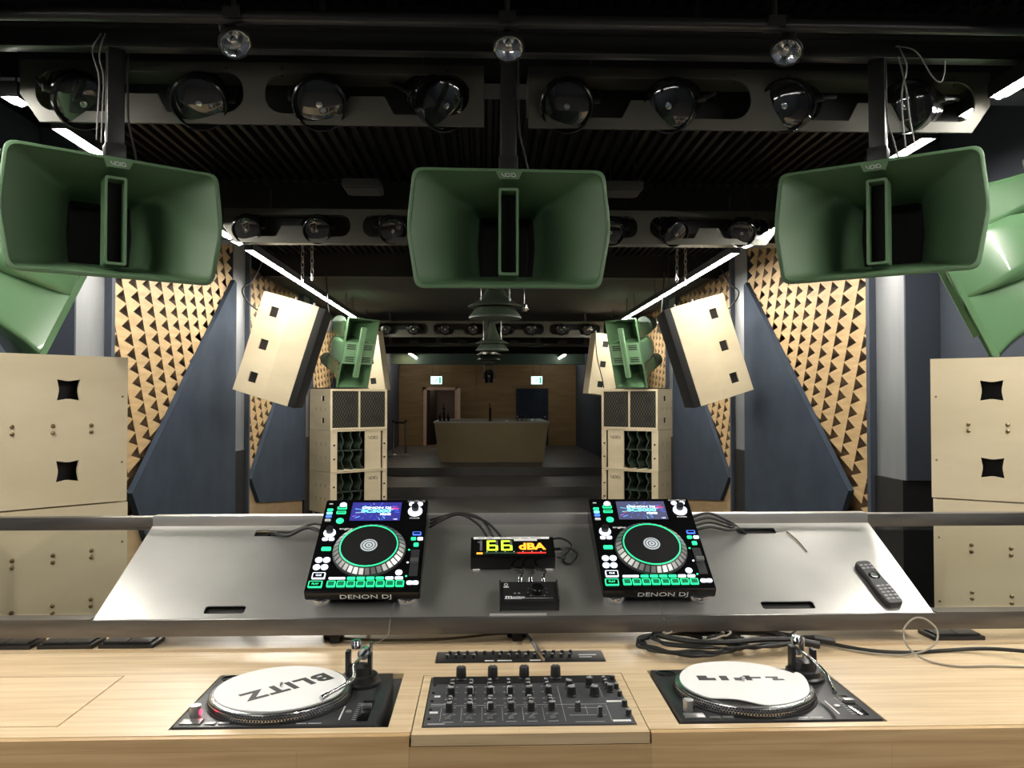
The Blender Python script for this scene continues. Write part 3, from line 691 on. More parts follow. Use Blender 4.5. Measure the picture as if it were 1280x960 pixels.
# ------------------------------------------------------------------ speaker stacks
CW, CD, CH = .95, .62, .592
def sq_hole(cx, cz, s=.042):
    out = []
    c = [(cx-s, cz-s), (cx+s, cz-s), (cx+s, cz+s), (cx-s, cz+s)]
    for i in range(4):
        a = Vector(c[i]); b = Vector(c[(i+1) % 4]); mid = Vector((cx, cz))
        for k in range(5):
            q = k/5; p = a*(1-q)+b*q; p += (mid-p).normalized()*.007*math.sin(math.pi*q); out.append((p.x, p.y))
    return out
def cabinet_shell(t, holes):
    """plywood box open at the front, sides with optional square hand holes"""
    m = MB(); x, y, z = CW/2, CD/2, CH
    m.box(-x+.015, x-.015, -y, y, 0, .018); m.box(-x+.015, x-.015, -y, y, z-.018, z); m.box(-x+.015, x-.015, y-.018, y, .018, z-.018)
    for s in (-1, 1):
        me = plate(rect(-y, y, 0, z), [sq_hole(-y+.225, q) for q in holes], .015)
        me.transform(Matrix.Translation((s*x - (.015 if s > 0 else 0), 0, 0)) @ Matrix(((0, 0, 1, 0), (1, 0, 0, 0), (0, 1, 0, 0), (0, 0, 0, 1)))); m.mesh(me)
    m.build('cabinet_shell', M['ply'], t)
def rivets(t, zs):
    for s in (-1, 1):
        for zz in zs:
            for yy in (-.17, -.03, .11):
                for dz in (-.0135, .0135):
                    m = MB(); m.lathe([(.0085, 0), (.0085, .002), (.005, .005), (0, .0055)], (s*CW/2, yy-.0, zz+dz), (s, 0, 0), 10); m.build('rivet', M['brass'], t)
        m = MB(); [m.lathe([(.005, 0), (.004, .002), (0, .0022)], (s*CW/2, -CD/2+.02, q), (s, 0, 0), 8) for q in (.16, .43)]; m.build('screw', M['brass'], t)
def sub_grille(label, group, full=True):
    t = thing('speaker_cabinet', label, 'speaker cabinet', group=group)
    cabinet_shell(t, (.135, .455)); x, y = CW/2, CD/2
    m = MB(); m.box(-x+.075, x-.075, -y+.14, y-.018, .018, CH-.018); m.build('inner_case', M['blk'], t)
    rivets(t, (.3,))
    for c in (-1, 1):
        a, b = sorted((c*.012, c*(x-.03)))
        B(a, b, -y+.018, -y+.024, .03, CH-.03).build('grille', M['grille'], t)
        for zz in (.16, .42):
            m = MB(); m.box((a+b)/2+.03, (a+b)/2+.14, -y+.014, -y+.019, zz-.05, zz+.055); m.build('handle_plate', M['blk'], t)
    m = MB(); m.box(-.012, .012, -y, -y+.1, .018, CH-.018); m.box(-x+.015, -x+.03, -y, -y+.1, .018, CH-.018); m.box(x-.03, x-.015, -y, -y+.1, .018, CH-.018); m.box(-x+.03, x-.03, -y, -y+.1, CH-.03, CH-.018); m.box(-x+.03, x-.03, -y, -y+.1, .018, .03)
    m.build('front_frame', M['ply'], t)
    return t
def sub_wave(label, group, mir=1):
    t = thing('speaker_cabinet', label, 'speaker cabinet', group=group)
    cabinet_shell(t, ()); x, y = CW/2, CD/2
    rivets(t, (.2, .395))
    m = MB(); m.box(-x+.02, x-.02, y-.1, y-.02, .02, CH-.02); m.build('inner_case', M['blk'], t)
    bx = lambda a, b, *r: (min(a*mir, b*mir), max(a*mir, b*mir)) + r
    m = MB(); m.box(*bx(-x+.015, -x+.11, -y+.01, -y+.03, .018, CH-.018)); m.build('side_post', M['ply'], t)
    m = MB(); m.box(*bx(.10, .37, -y+.01, -y+.03, .018, CH-.018)); pn = m.build('baffle', M['ply'], t)
    lg = void_logo(.17, .003); lg.build('lettering', M['blk'], pn, (mir*.235, -y+.0095, .47), (R(90), 0, 0))
    m = MB(); m.box(*bx(.405, x-.015, -y+.01, -y+.03, .018, CH-.018)); m.build('side_post', M['ply'], t)
    for zz in (.18, .38):
        for xx in (-x+.06, x-.045):
            m = MB(); m.cyl((mir*xx, -y+.011, zz), (mir*xx, -y-.0, zz), .014, n=10); m.build('bolt', M['blk'], t)
    for q in range(3):
        m = MB(); x0 = mir*(-.28+.15*q); A = []; Bv = []
        for i in range(41):
            zz = .02 + (CH-.04)*i/40; dx = .019*math.sin(zz*2*math.pi/.19)
            A.append((x0+dx, zz))
        poly = A + [(p[0]+.014, p[1]) for p in A[::-1]]
        m.prism(poly, -y+.02, y-.12, plane='xz'); m.build('wave_baffle', M['greenm'], t)
    m = MB(); m.box(*bx(-x+.11, .10, -y+.04, y-.12, CH/2-.008, CH/2+.008)); m.build('shelf_brace', M['greenm'], t)
    return t
def stack(side, where, pos, rz, mir):
    c, s = math.cos(rz), math.sin(rz); grp = 'plywood speaker cabinets in corner stacks'
    pl = MB(); pl.box(-CW/2+.06, CW/2-.06, -CD/2+.06, CD/2-.06, 0, .21); pl.box(-CW/2+.04, CW/2-.04, -CD/2+.04, CD/2-.04, .21, .224)
    tag(pl.build('plinth', M['blk'], None, (*pos, 0), (0, 0, rz)), 'black plinth under the %s speaker stack' % where, 'plinth')
    for k, (z, nm) in enumerate(((.225, 'bottom'), (.225+.598, 'middle'), (.225+2*.598, 'top'))):
        lab = '%s plywood cabinet of the %s speaker stack%s' % (nm, where, ', with square hand holes' if k == 2 else ', with rows of rivets' if 'near' in where else ', with green wave baffles')
        t = sub_grille(lab, grp) if k == 2 else sub_wave(lab, grp, mir)
        t.location = (*pos, z); t.rotation_euler = (0, 0, rz + R((0, .4, -.3)[k]))
stack(-1, 'near left', (-2.115, 3.493), R(135), 1)
def corner_pos(corner, lx, ly, rz):     # place so that local point (lx, ly) lands on a known corner
    c, s = math.cos(rz), math.sin(rz); return (corner[0] - (c*lx - s*ly), corner[1] - (s*lx + c*ly))
stack(1, 'near right', corner_pos((1.835, 3.37), CW/2, -CD/2, R(-125)), R(-125), -1)
stack(-1, 'far left', corner_pos((-1.555, 12.1), CW/2, -CD/2, R(40)), R(40), 1)
stack(1, 'far right', corner_pos((1.685, 12.1), -CW/2, -CD/2, R(-40)), R(-40), -1)

# ------------------------------------------------------------------ bar on the platform, barrier posts, exit signs
t = thing('bar_counter', 'tan island bar counter with sloping front on the raised platform', 'bar', (.04, 19.5, .35))
m = MB()
top = [(-1.36, 0), (1.42, 0), (1.42, 3.3), (-1.36, 3.3)]; bot = [(-1.24, .12), (1.30, .12), (1.30, 3.1), (-1.24, 3.1)]
m.loft([[(p[0], p[1], 0) for p in bot], [(p[0], p[1], .955) for p in top]], True, True, False); m.build('bar_body', M['bar'], t)
me = plate(rect(-1.38, 1.44, -.02, 3.32), [rrect(-.62, .66, .35, 1.7, .04)], .04)
MB().mesh(me).build('countertop', M['bartop'], t, (0, 0, .955))
m = MB(); m.box(-.6, .64, .37, 1.68, .957, .965); m.build('bar_well', M['blk'], t)
def make_tap(label, loc):
    t = thing('beer_tap', label, 'tap', loc, group='taps on the bar')
    m = MB(); m.lathe([(0, 0), (.06, 0), (.06, .01), (.03, .02), (.028, .3), (.035, .32), (0, .34)], n=16); m.build('tap_column', M['blkgloss'], t)
    m = MB(); m.tube([(0, -.02, .26), (0, -.1, .27), (0, -.14, .22)], .012, 8, 4); m.build('spout', M['chrome'], t)
    m = MB(); m.cyl((0, 0, .3), (-.02, -.03, .44), .01, .016, 8); m.build('tap_handle', M['blk'], t)
make_tap('black tap column in the middle of the bar counter', (.04, 20.1, 1.345))
make_tap('dark tap column at the left end of the bar, before the lit doorway', (-1.12, 20.2, 1.345))
for i in range(7):
    t = thing('drinking_glass', 'clear drinking glass in the cluster at the right end of the bar', 'glass', (.72+.11*(i % 5), 19.95+.16*(i//5), 1.345), group='glasses on the bar')
    m = MB(); m.lathe([(0, .0), (.03, .0), (.04, .12), (.037, .12), (.028, .008), (0, .008)], n=14); m.build('glass_body', M['glass'], t)
for i in range(3):
    t = thing('bottle', 'small dark bottle standing at the left end of the bar', 'bottle', (-1.2+.1*i, 19.9+.1*(i % 2), 1.345), group='bottles on the bar')
    m = MB(); m.lathe([(0, 0), (.03, 0), (.032, .1), (.03, .13), (.012, .17), (.012, .21), (0, .21)], n=14); m.build('bottle_body', M['blkgloss'], t)
tag(B(-.05, .03, -.05, .05, 0, .02, .004).build('bar_mat', M['label'], None, (.46, 19.75, 1.345)), 'small white card lying by the well of the bar', 'card')
for x, lab in ((-2.62, 'left'), (-2.28, 'right')):
    t = thing('barrier_post', 'chrome barrier post on the platform, the %s one of the pair' % lab, 'barrier post', (x, 22.2, .35), group='barrier posts')
    m = MB(); m.lathe([(0, 0), (.16, 0), (.16, .012), (.05, .03), (.03, .05), (0, .05)], n=20); m.build('base', M['alu'], t)
    m = MB(); m.cyl((0, 0, .04), (0, 0, .93), .028, n=12); m.build('post', M['chrome'], t)
    m = MB(); m.cyl((0, 0, .90), (0, 0, .97), .034, n=12); m.build('belt_head', M['blk'], t)
tag(B(-2.59, -2.31, 22.19, 22.21, 1.22, 1.28).build('barrier_belt', M['blk']), 'black belt strung between the two barrier posts', 'belt')
for x, lab in ((-1.70, 'lit doorway'), (1.62, 'dark door')):
    t = thing('exit_sign', 'lit green and white exit sign above the %s' % lab, 'exit sign', (x, 26.5, 2.40), group='exit signs')
    B(-.19, .19, -.03, .03, 0, .27, .008).build('sign_case', M['label'], t)
    B(-.18, .18, -.034, -.03, .01, .26).build('sign_face', M['exit'], t)
    m = MB(); m.lathe([(0, -.003), (.02, -.003), (.02, .003), (0, .003)], (.02, -.035, .205), (0, 1, 0), 10)
    m.X = Matrix.Translation((0, -.036, 0))
    for p in ([(.01, .18), (-.05, .12), (-.03, .105), (.03, .16)], [(-.03, .125), (.03, .1), (.01, .04), (-.005, .045), (.01, .09), (-.04, .105)], [(-.04, .12), (-.07, .06), (-.11, .06), (-.11, .075), (-.075, .08), (-.05, .13)], [(.02, .17), (.07, .15), (.065, .135), (.02, .15)]):
        m.prism(p, -.002, .002, plane='xz')
    m.box(.09, .15, -.002, .002, .03, .235); m.X = Matrix.Identity(4)
    m.build('pictogram', M['exitgreen'], t)
    [MB().cyl((q, 0, .27), (q, 0, .97), .006, n=6).build('hanger', M['blk'], t) for q in (-.12, .12)]
def area(name, loc, rot, e, sx, sy, col):
    l = bpy.data.lights.new(name, 'AREA'); l.energy = e; l.shape = 'RECTANGLE'; l.size = sx; l.size_y = sy; l.color = col
    o = bpy.data.objects.new(name, l); COL.objects.link(o); o.location = loc; o.rotation_euler = rot; return o
area('corridor_light', (-1.6, 27.5, 2.46), (0, 0, 0), 9, .8, .3, (1, .72, .5))
area('rear_wall_light', (-2.5, 24.2, 3.3), (0, 0, 0), 9, .3, .3, (1, .75, .45))

t = thing('light_tube', 'added unseen white LED tube across the ceiling between the lamp beams and the bar', 'light tube', (0, 17.2, 3.26))  # added tube, hidden behind the lamp beams, to light the bar front
MB().cyl((-1.4, 0, 0), (1.4, 0, 0), .02, n=12).build('diffuser_tube', M['tubefill'], t)
m = MB(); m.box(-1.42, 1.42, -.035, .035, .026, .06); m.box(-1.42, 1.42, -.035, -.03, -.015, .026); [m.cyl((q, 0, .06), (q, 0, .115), .005, n=6) for q in (-1, 1)]; m.build('tube_housing', M['blk'], t)

# ------------------------------------------------------------------ DJ desk
DZ = 1.11
TTL = (-.765, -.318, 1.798, 2.138); TTR = (.365, .823, 1.795, 2.14)
desk = thing('dj_desk', 'long beech DJ desk with recessed decks and mixer in the foreground', 'desk', (0, 2.07, 0))
off = (0, -2.07, 0)
me = plate([(-1.9, 1.765), (-.238, 1.765), (-.238, 2.128), (.286, 2.128), (.286, 1.765), (1.9, 1.765), (1.9, 2.344), (-1.9, 2.344)], [rect(TTL[0]-.006, TTL[1]+.028, TTL[2]-.004, TTL[3]+.006), rect(TTR[0]-.008, TTR[1]+.008, TTR[2]-.006, TTR[3]+.006),
    rect(-1.85, -1.021, 1.82, 2.15), rect(-.214, .26, 2.222, 2.319)], .014)
MB().mesh(me).build('worktop', M['desk'], desk, (0, -2.07, DZ-.014))
m = MB(); m.box(-1.9, -.2395, 1.75, 1.77, .0, DZ-.002, .002); m.box(.2875, 1.9, 1.75, 1.77, .0, DZ-.002, .002); m.box(-.2395, .2875, 1.75, 1.77, 0, DZ-.026); m.build('front_panel', M['desk_front'], desk, off)
m = MB(); m.box(-1.9, 1.9, 2.35, 2.66, DZ-.04, DZ+.008, .003); m.build('rear_ledge', M['desk'], desk, off)
m = MB(); m.box(-1.85, -1.025, 1.824, 2.146, DZ-.014, DZ); m.build('hatch', M['desk'], desk, off)
m = MB()
me = plate(rect(-.2355, .2835, 1.7495, 2.1245), [rect(-.216, .2625, 1.787, 2.107)], .02); me.transform(Matrix.Translation((0, 0, DZ-.02))); m.mesh(me)
m.box(-.2355, .2835, 1.7495, 1.764, DZ-.024, DZ-.0201); m.build('mixer_tray', M['desk'], desk, off)
m = MB(); m.box(-1.88, 1.88, 1.78, 2.64, .93, .95); m.box(-1.88, -.78, 1.775, 2.345, DZ-.03, DZ-.0145); m.box(-1.88, 1.88, 2.62, 2.64, 0, .93); m.box(-1.88, -1.86, 1.78, 2.62, 0, .93); m.box(1.86, 1.88, 1.78, 2.62, 0, .93); m.build('inner_shelf', M['blk'], desk, off)

# ------------------------------------------------------------------ turntables
def make_turntable(label, rc, slab, mat_kind, arm_lift=0):
    x0, x1, y0, y1 = rc; w = x1-x0; d = y1-y0
    t = thing('turntable', label, 'turntable', (x0, y0, DZ), group='turntables')
    m = MB(); m.box(0, w, 0, d, -.155, .004, .003); m.build('plinth', M['ttblk'], t)
    pc = (.196, d*.5+.003); 
    m = MB(); m.lathe([(.172, .004), (.172, .006), (.168, .006)], (*pc, 0), n=64); m.build('platter_well', M['blk'], t)
    pm = MB(); pm.lathe([(.16, .006), (.1665, .007), (.167, .010), (.1665, .019), (.164, .0245), (.158, .0265), (0, .0265)], (*pc, 0), n=96)
    pl = pm.build('platter', M['platter'], t)
    # rows of strobe dots round the rim
    m = MB()
    for row, (zz, rr, n) in enumerate(((.0115, .1672, 150), (.0160, .1670, 150), (.0215, .1658, 150))):
        for i in range(n):
            a = 2*math.pi*(i + .5*(row % 2))/n; ca, sa = math.cos(a), math.sin(a); r_ = rr + .0004; h = .0016; q = .5*math.pi*2*rr/n*.6
            m.quad((pc[0]+r_*ca - q*sa, pc[1]+r_*sa+q*ca, zz-h), (pc[0]+r_*ca + q*sa, pc[1]+r_*sa-q*ca, zz-h), (pc[0]+r_*ca + q*sa, pc[1]+r_*sa-q*ca, zz+h), (pc[0]+r_*ca - q*sa, pc[1]+r_*sa+q*ca, zz+h))
    m.build('strobe_dots', M['blk'], pl)
    m = MB(); m.cyl((*pc, .02), (*pc, .041), .0036, n=10); m.build('spindle', M['chrome'], pl)
    # start button, speed keys, strobe light, pop-up lamp, adaptor recess
    m = MB(); m.box(.012, .058, .012, .04, .004, .0075, .001); m.build('start_button', M['alu'], t)
    for q in (0, 1): m = MB(); m.box(.068+.03*q, .092+.03*q, .01, .021, .004, .007, .001); m.build('speed_button', M['alu'], t)
    m = MB(); m.cyl((.03, .062, .004), (.03, .062, .026), .0115, n=20); m.cyl((.03, .062, .026), (.03, .062, .029), .0125, n=20); st = m.build('strobe_turret', M['alu'], t)
    m = MB(); m.box(.04, .044, .058, .066, .008, .018); m.build('strobe_lamp', M['estrobe'] if mat_kind == 'L' else M['blkgloss'], st)
    m = MB(); m.cyl((.225, .018, .004), (.225, .018, .02), .006, n=14); m.build('target_lamp', M['alu'], t)
    m = MB(); m.lathe([(.026, .0045), (.024, .0048), (.023, .0042), (0, .0042)], (.034, d-.032, 0), n=24); m.build('adaptor_recess', M['blkgloss'], t)
    # tonearm
    ac = (w-.075, d-.078)
    m = MB(); m.lathe([(.052, .004), (.052, .012), (.046, .016), (.044, .028), (.038, .03), (.03, .03), (.028, .05), (0, .05)], (*ac, 0), n=36); m.build('tonearm_base', M['blkplastic'], t)
    m = MB(); m.box(ac[0]-.036, ac[0]-.024, ac[1]-.014, ac[1]+.014, .03, .088, .002); m.box(ac[0]-.036, ac[0]+.03, ac[1]-.012, ac[1]+.012, .026, .04, .002); m.box(ac[0]+.02, ac[0]+.03, ac[1]-.014, ac[1]+.014, .03, .08, .002); m.build('gimbal', M['blkplastic'], t)
    ax = Vector((ac[0], ac[1], .068)); dr = Vector((-.10 if mat_kind == 'L' else .03, -1, .0)).normalized(); bend = 1 if mat_kind == 'L' else .35
    e1 = ax + dr*.06; e2 = ax + dr*.12 + Vector((.012*bend, 0, -.012)); e3 = ax + dr*.185 + Vector((-.028*bend, 0, -.024)); 
    m = MB(); m.tube([ax - dr*.02, ax, e1, e2, e3], .0045, 10, 6); tube = m.build('tonearm', M['chrome'], t)
    hd = (e3-e2).normalized()
    m = MB(); m.cyl(e3, e3+hd*.02, .006, n=12); m.build('headshell_collar', M['chrome'], tube)
    m = MB(); p = e3 + hd*.02
    sx = hd.cross(Vector((0, 0, 1))).normalized(); m.loft([[p+sx*.007+Vector((0, 0, .003)), p-sx*.007+Vector((0, 0, .003)), p-sx*.007-Vector((0, 0, .004)), p+sx*.007-Vector((0, 0, .004))], [p+hd*.03+sx*.01+Vector((0, 0, .003)), p+hd*.03-sx*.01+Vector((0, 0, .003)), p+hd*.03-sx*.01-Vector((0, 0, .012)), p+hd*.03+sx*.01-Vector((0, 0, .012))]], True, True, False)
    if arm_lift: m.build('headshell', M['blkplastic'], tube)
    else: m.bm.free()
    m = MB(); m.cyl(ax - dr*.03, ax - dr*.055, .015, n=20); m.cyl(ax - dr*.055, ax - dr*.062, .012, n=20); m.cyl(ax-dr*.02, ax-dr*.07, .004, n=8); m.build('counterweight', M['chrome'], t)
    m = MB(); m.cyl((ac[0]+.02, ac[1]+.05, .03), (ac[0]+.02, ac[1]+.05, .094), .004, n=8); m.lathe([(0, 0), (.012, .002), (.016, .012), (.012, .022), (0, .024)], (ac[0]-.012, ac[1]+.012, .088), n=16); m.build('arm_lifter', M['chrome'], t)
    # pitch fader
    m = MB(); m.box(w-.047, w-.021, .02, .142, .004, .0055, .0006); m.build('pitch_plate', M['blkgloss'], t)
    m = MB(); m.box(w-.046, w-.022, .088, .104, .0055, .014, .002); m.build('pitch_fader', M['alu'], t)
    m = MB(); [m.box(w-.058, w-.05, .03+.012*i, .0306+.012*i, .004, .0046) for i in range(9)]; m.box(w-.088, w-.085, .03, .11, .004, .0045); m.build('pitch_scale', M['marking'], t)
    m = MB(); m.cyl((w-.072, .075, .004), (w-.072, .075, .0065), .007, n=16); m.build('reset_button', M['alu'], t)
    m = MB(); m.box(.27, .292, .011, .0135, .004, .0044); m.box(.296, .325, .011, .0135, .004, .0044); m.build('printed_mark', M['marking'], t)
    return t, (x0+pc[0], y0+pc[1], DZ)
tl, pL = make_turntable('charcoal turntable recessed in the left of the desk, red strobe lit', TTL, 0, 'L')
tr, pR = make_turntable('charcoal turntable recessed in the right of the desk', TTR, 1, 'R')
def slipmat(label, pc, wave):
    t = thing('slipmat', label, 'slipmat', (pc[0], pc[1], pc[2]+.0272), group='white slipmats')
    m = MB(); n = 96; top = []; bot = []
    def h(a, r): return wave*(max(0, math.sin(3*a+1.2))**2)*max(0, (r-.09)/.063)**2*(1 if math.sin(a) < .3 else .2)
    rs = [0, .05, .09, .11, .13, .145, .1535]
    R_ = [[(r*math.cos(2*math.pi*i/n), r*math.sin(2*math.pi*i/n), h(2*math.pi*i/n, r)) for i in range(n)] for r in rs[1:]]
    m.loft([[(p[0], p[1], p[2]+.0022) for p in q] for q in R_] + [[(p[0], p[1], p[2]) for p in q] for q in R_[::-1]], True, True)
    m.build('felt_disc', M['white'], t); return t
sL = slipmat('white slipmat with upside-down stencil lettering on the left turntable', pL, .0)
sR = slipmat('white slipmat with blocky lettering and a wavy edge on the right turntable', pR, .010)
# left lettering: stencil capitals, turned round
m = MB(); m.mesh(text_mesh('BLITZ', .072, .0002, .003, 0, 1.15, wide=1.1))
lt = m.build('lettering', M['blk'], sL, (0.015, .005, .0026), (0, 0, R(221)))
m = MB(); sg = []
u = .0062
def blk(x0, x1, y0, y1): m.box(x0*u, x1*u, y0*u, y1*u, 0, .0006)
blk(-16.5, -12.5, -2, 3.2); blk(-12.5, -9.5, -2, 0.6)                # b
blk(-7.5, -4.4, -2, 3.0)                                             # l
blk(-2, .8, -2, .9)                                                  # i
blk(2.6, 5, -2, 3.4); blk(.8, 9, .3, 1.8)                            # t
blk(11, 16, .8, 2.2); blk(13.5, 15.6, -.4, .8); blk(13.2, 18, -2, -.4) # z
m.build('lettering', M['blk'], sR, (-.004, .02, .0024), (0, 0, R(-2)))

# ------------------------------------------------------------------ rotary mixer set into the desk
MX0, MX1, MY0, MY1 = -.213, .2595, 1.79, 2.104
mix = thing('dj_mixer', 'black DJ mixer full of knobs set flush in the desk between the turntables', 'mixer', (MX0, MY0, DZ))
mw, md = MX1-MX0, MY1-MY0
m = MB(); m.box(0, mw, 0, md, -.15, .003, .002); m.build('mixer_case', M['mixgrey'], mix)
m = MB(); m.box(.004, mw-.004, md-.052, md-.002, .003, .0042); m.build('rear_strip', M['blk'], mix)
def knob_mesh(r, h, cap=True):
    m = MB(); m.lathe([(r*1.12, 0), (r*1.12, h*.15), (r, h*.2), (r*.92, h*.94), (r*.8, h), (0, h)], n=20); 
    return m
KN = {}
def knob(par, x, y, z, r, h, capmat, nm='knob', ang=0):
    k = (r, h, capmat)
    if k not in KN:
        a = knob_mesh(r, h).build(nm, M['blkplastic'], par); 
        c = MB(); c.lathe([(r*.72, h+.0002), (r*.66, h+.0012), (0, h+.0014)], n=18); c1 = c.build('knob_cap', M[capmat], a)
        p = MB(); p.box(-r*.07, r*.07, r*.2, r*.98, h*.3, h+.0016); p.build('pointer', M['marking'], a)
        KN[k] = a; a.location = (x, y, z); a.rotation_euler = (0, 0, ang); return a
    return dup(KN[k], loc=(x, y, z), rot=(0, 0, ang), parent=par)
for ch in range(6):
    x = mw*(.115 + .1005*ch)
    rnd = lambda: R(random.uniform(-150, 150))
    for v, r, h in ((.80, .0062, .014), (.725, .0062, .014), (.575, .0098, .021), (.44, .0062, .014), (.385, .0062, .014), (.26, .0088, .02)):
        knob(mix, x, md*v, .003, r, h, 'capgrey', ang=rnd())
    m = MB(); m.X = Matrix.Translation((x, md*.115, .003)) @ Matrix.Rotation(R(-28), 4, 'Z'); m.box(-.0022, .0022, -.013, .013, .003, .007, .001); m.box(-.006, .006, -.004, .004, 0, .003, .001); m.build('selector_lever', M['alu'], mix)
for k in range(4): knob(mix, mw*(.16+.172*k), md*.925, .003, .0135, .034, 'charcoal', ang=0)
for x, y, r, h in ((.735, .70, .0098, .021), (.845, .73, .0105, .024), (.735, .54, .012, .024), (.855, .54, .012, .024), (.93, .83, .006, .014), (.932, .765, .006, .014), (.936, .695, .006, .014), (.945, .62, .0085, .018), (.985, .88, .006, .012), (.985, .69, .006, .012), (.985, .53, .006, .012), (.985, .32, .007, .014), (.985, .14, .007, .014), (.745, .24, .007, .02), (.845, .13, .006, .022)):
    knob(mix, mw*x, md*y, .003, r, h, 'capgrey', ang=R(random.uniform(-120, 120)))
m = MB()
def ln(x0, y0, x1, y1, wd=.0006): m.box(min(x0, x1)*mw - (wd/2 if x0 == x1 else 0), max(x0, x1)*mw + (wd/2 if x0 == x1 else 0), min(y0, y1)*md - (wd/2 if y0 == y1 else 0), max(y0, y1)*md + (wd/2 if y0 == y1 else 0), .003, .0034)
for k in range(6): ln(.075+.1*k, .08, .075+.1*k, .33)
ln(.02, .37, .90, .37); ln(.675, .05, .675, .76); ln(.895, .05, .895, .35); ln(.895, .5, .895, .78); ln(.70, .16, .88, .16); ln(.70, .30, .87, .30); ln(.79, .18, .79, .34); ln(.865, .2, .865, .34); ln(.72, .04, .86, .04)
for k in range(6):
    for y in (.76, .64, .5, .41, .33, .2): ln(.085+.1*k, y, .098+.1*k, y, .0012); ln(.135+.1*k, y, .146+.1*k, y, .0012)
    ln(.09+.1*k, .06, .14+.1*k, .06, .001)
ln(.03, .56, .06, .56, .011); ln(.02, .24, .06, .24, .011); ln(.02, .03, .1, .03, .002); ln(.02, .87, .1, .87, .002); ln(.02, .40, .1, .40, .0015)
m.build('panel_marking', M['marking'], mix)
m = MB(); m.box(mw*.905, mw*.985, md*.405, md*.435, .003, .0036); m.build('white_label', M['label'], mix)
m = MB(); m.box(mw*.90, mw*.985, md*.035, md*.065, .003, .0036); m.build('white_label', M['label'], mix)
m = MB()
for i in range(5): m.cyl((mw*.022, md*(.12+.17*i), .003), (mw*.022, md*(.12+.17*i), .006), .004, n=12)
m.build('jack_ring', M['blk'], mix)
# narrow effects unit behind the mixer
fx = thing('effects_unit', 'narrow black rack unit with two rows of tiny knobs behind the mixer', 'effects unit', (-.2115, 2.2245, DZ))
B(0, .469, 0, .0925, -.06, .002, .001).build('unit_case', M['blk'], fx)
for row, y in enumerate((.034, .066)):
    for k in range(15):
        if (row, k) in ((0, 4), (0, 5)): continue
        a = knob(fx, .03+.0245*k + (.006 if row else 0), y, .002, .0052, .010, 'alu' if (k+row) % 3 else 'capgrey', ang=R(random.uniform(-140, 140)))
m = MB()
for a, b in ((.135, .16), (.17, .21), (.26, .29)): m.box(a, b, .006, .013, .002, .0026)
m.build('white_label', M['label'], fx)
m = MB(); m.box(.40, .45, .05, .056, .002, .0026); m.box(.40, .435, .032, .036, .002, .0026); m.build('panel_marking', M['marking'], fx)

# ------------------------------------------------------------------ tilted steel stand over the back of the desk
PT = R(27); P0 = (2.37, 1.205)            # front edge of the plate (y, z)
def PW(x, s, n=0): return (x, P0[0] + s*math.cos(PT) - n*math.sin(PT), P0[1] + s*math.sin(PT) + n*math.cos(PT))
PL, PR, PS = -1.205, 1.262, .444
stand = thing('equipment_stand', 'sloping steel equipment stand with glass ends above the back of the desk', 'stand', (0, 2.37, 1.205))
tl_ = lambda o: o
TILT = (PT, 0, 0)
holes = [rrect(-.90, -.782, .012, .045, .008), rrect(.755, .915, .012, .045, .008), rrect(-.85, -.735, .385, .418, .008), rrect(.785, .92, .385, .418, .008)]
MB().mesh(plate(rect(PL, PR, -.012, PS), holes, .004)).build('steel_plate', M['steel'], stand, (0, 0, -.004*math.cos(PT)), TILT)
m = MB(); m.box(PL+.02, PR-.02, -.0, PS-.02, -.03, -.012); m.build('under_tray', M['blk'], stand, (0, 0, 0), TILT)
m = MB(); m.box(-1.9, 1.9, -.022, .0, -.052, -.004, .002); m.box(-1.9, PL-.003, -.022, .03, -.0042, .0); m.box(PR+.003, 1.9, -.022, .03, -.0042, 0); m.build('front_rail', M['rail'], stand)
for a, b in ((-1.9, PL), (PR, 1.9)): B(a, b, .40, .44, .188, .232, .002).build('rear_rail', M['rail'], stand)
m = MB(); m.box(PL, PR, .396, .440, .192, .236, .002); m.build('rear_lip', M['steel'], stand)
for s, (a, b) in (('l', (-1.9, PL-.004)), ('r', (PR+.004, 1.9))):
    m = MB(); m.box(a, b, .03, PS-.01, -.01, -.002); m.build('glass_pane', M['glass'], stand, (0, 0, 0), TILT)
for x in (-.52, .02, .56, -1.86, 1.86):
    m = MB(); m.box(x-.014, x+.014, .02, .05, -.087, -.03); m.build('support_foot', M['blk'], stand)
for x in (-1.88, 1.88, -.9, .9):
    m = MB(); m.box(x-.015, x+.015, .405, .435, -.087, .19); m.build('rear_post', M['blk'], stand)
tag(B(-.118, .05, -.0005, .0, -.006, .006).build('label_strip', M['label'], None, (.055, PW(0, -.0125)[1]+.005, PW(0, 0)[2]-.002), (PT-R(90)+R(90), 0, 0)), 'long white label strip on the front edge of the steel plate', 'label')

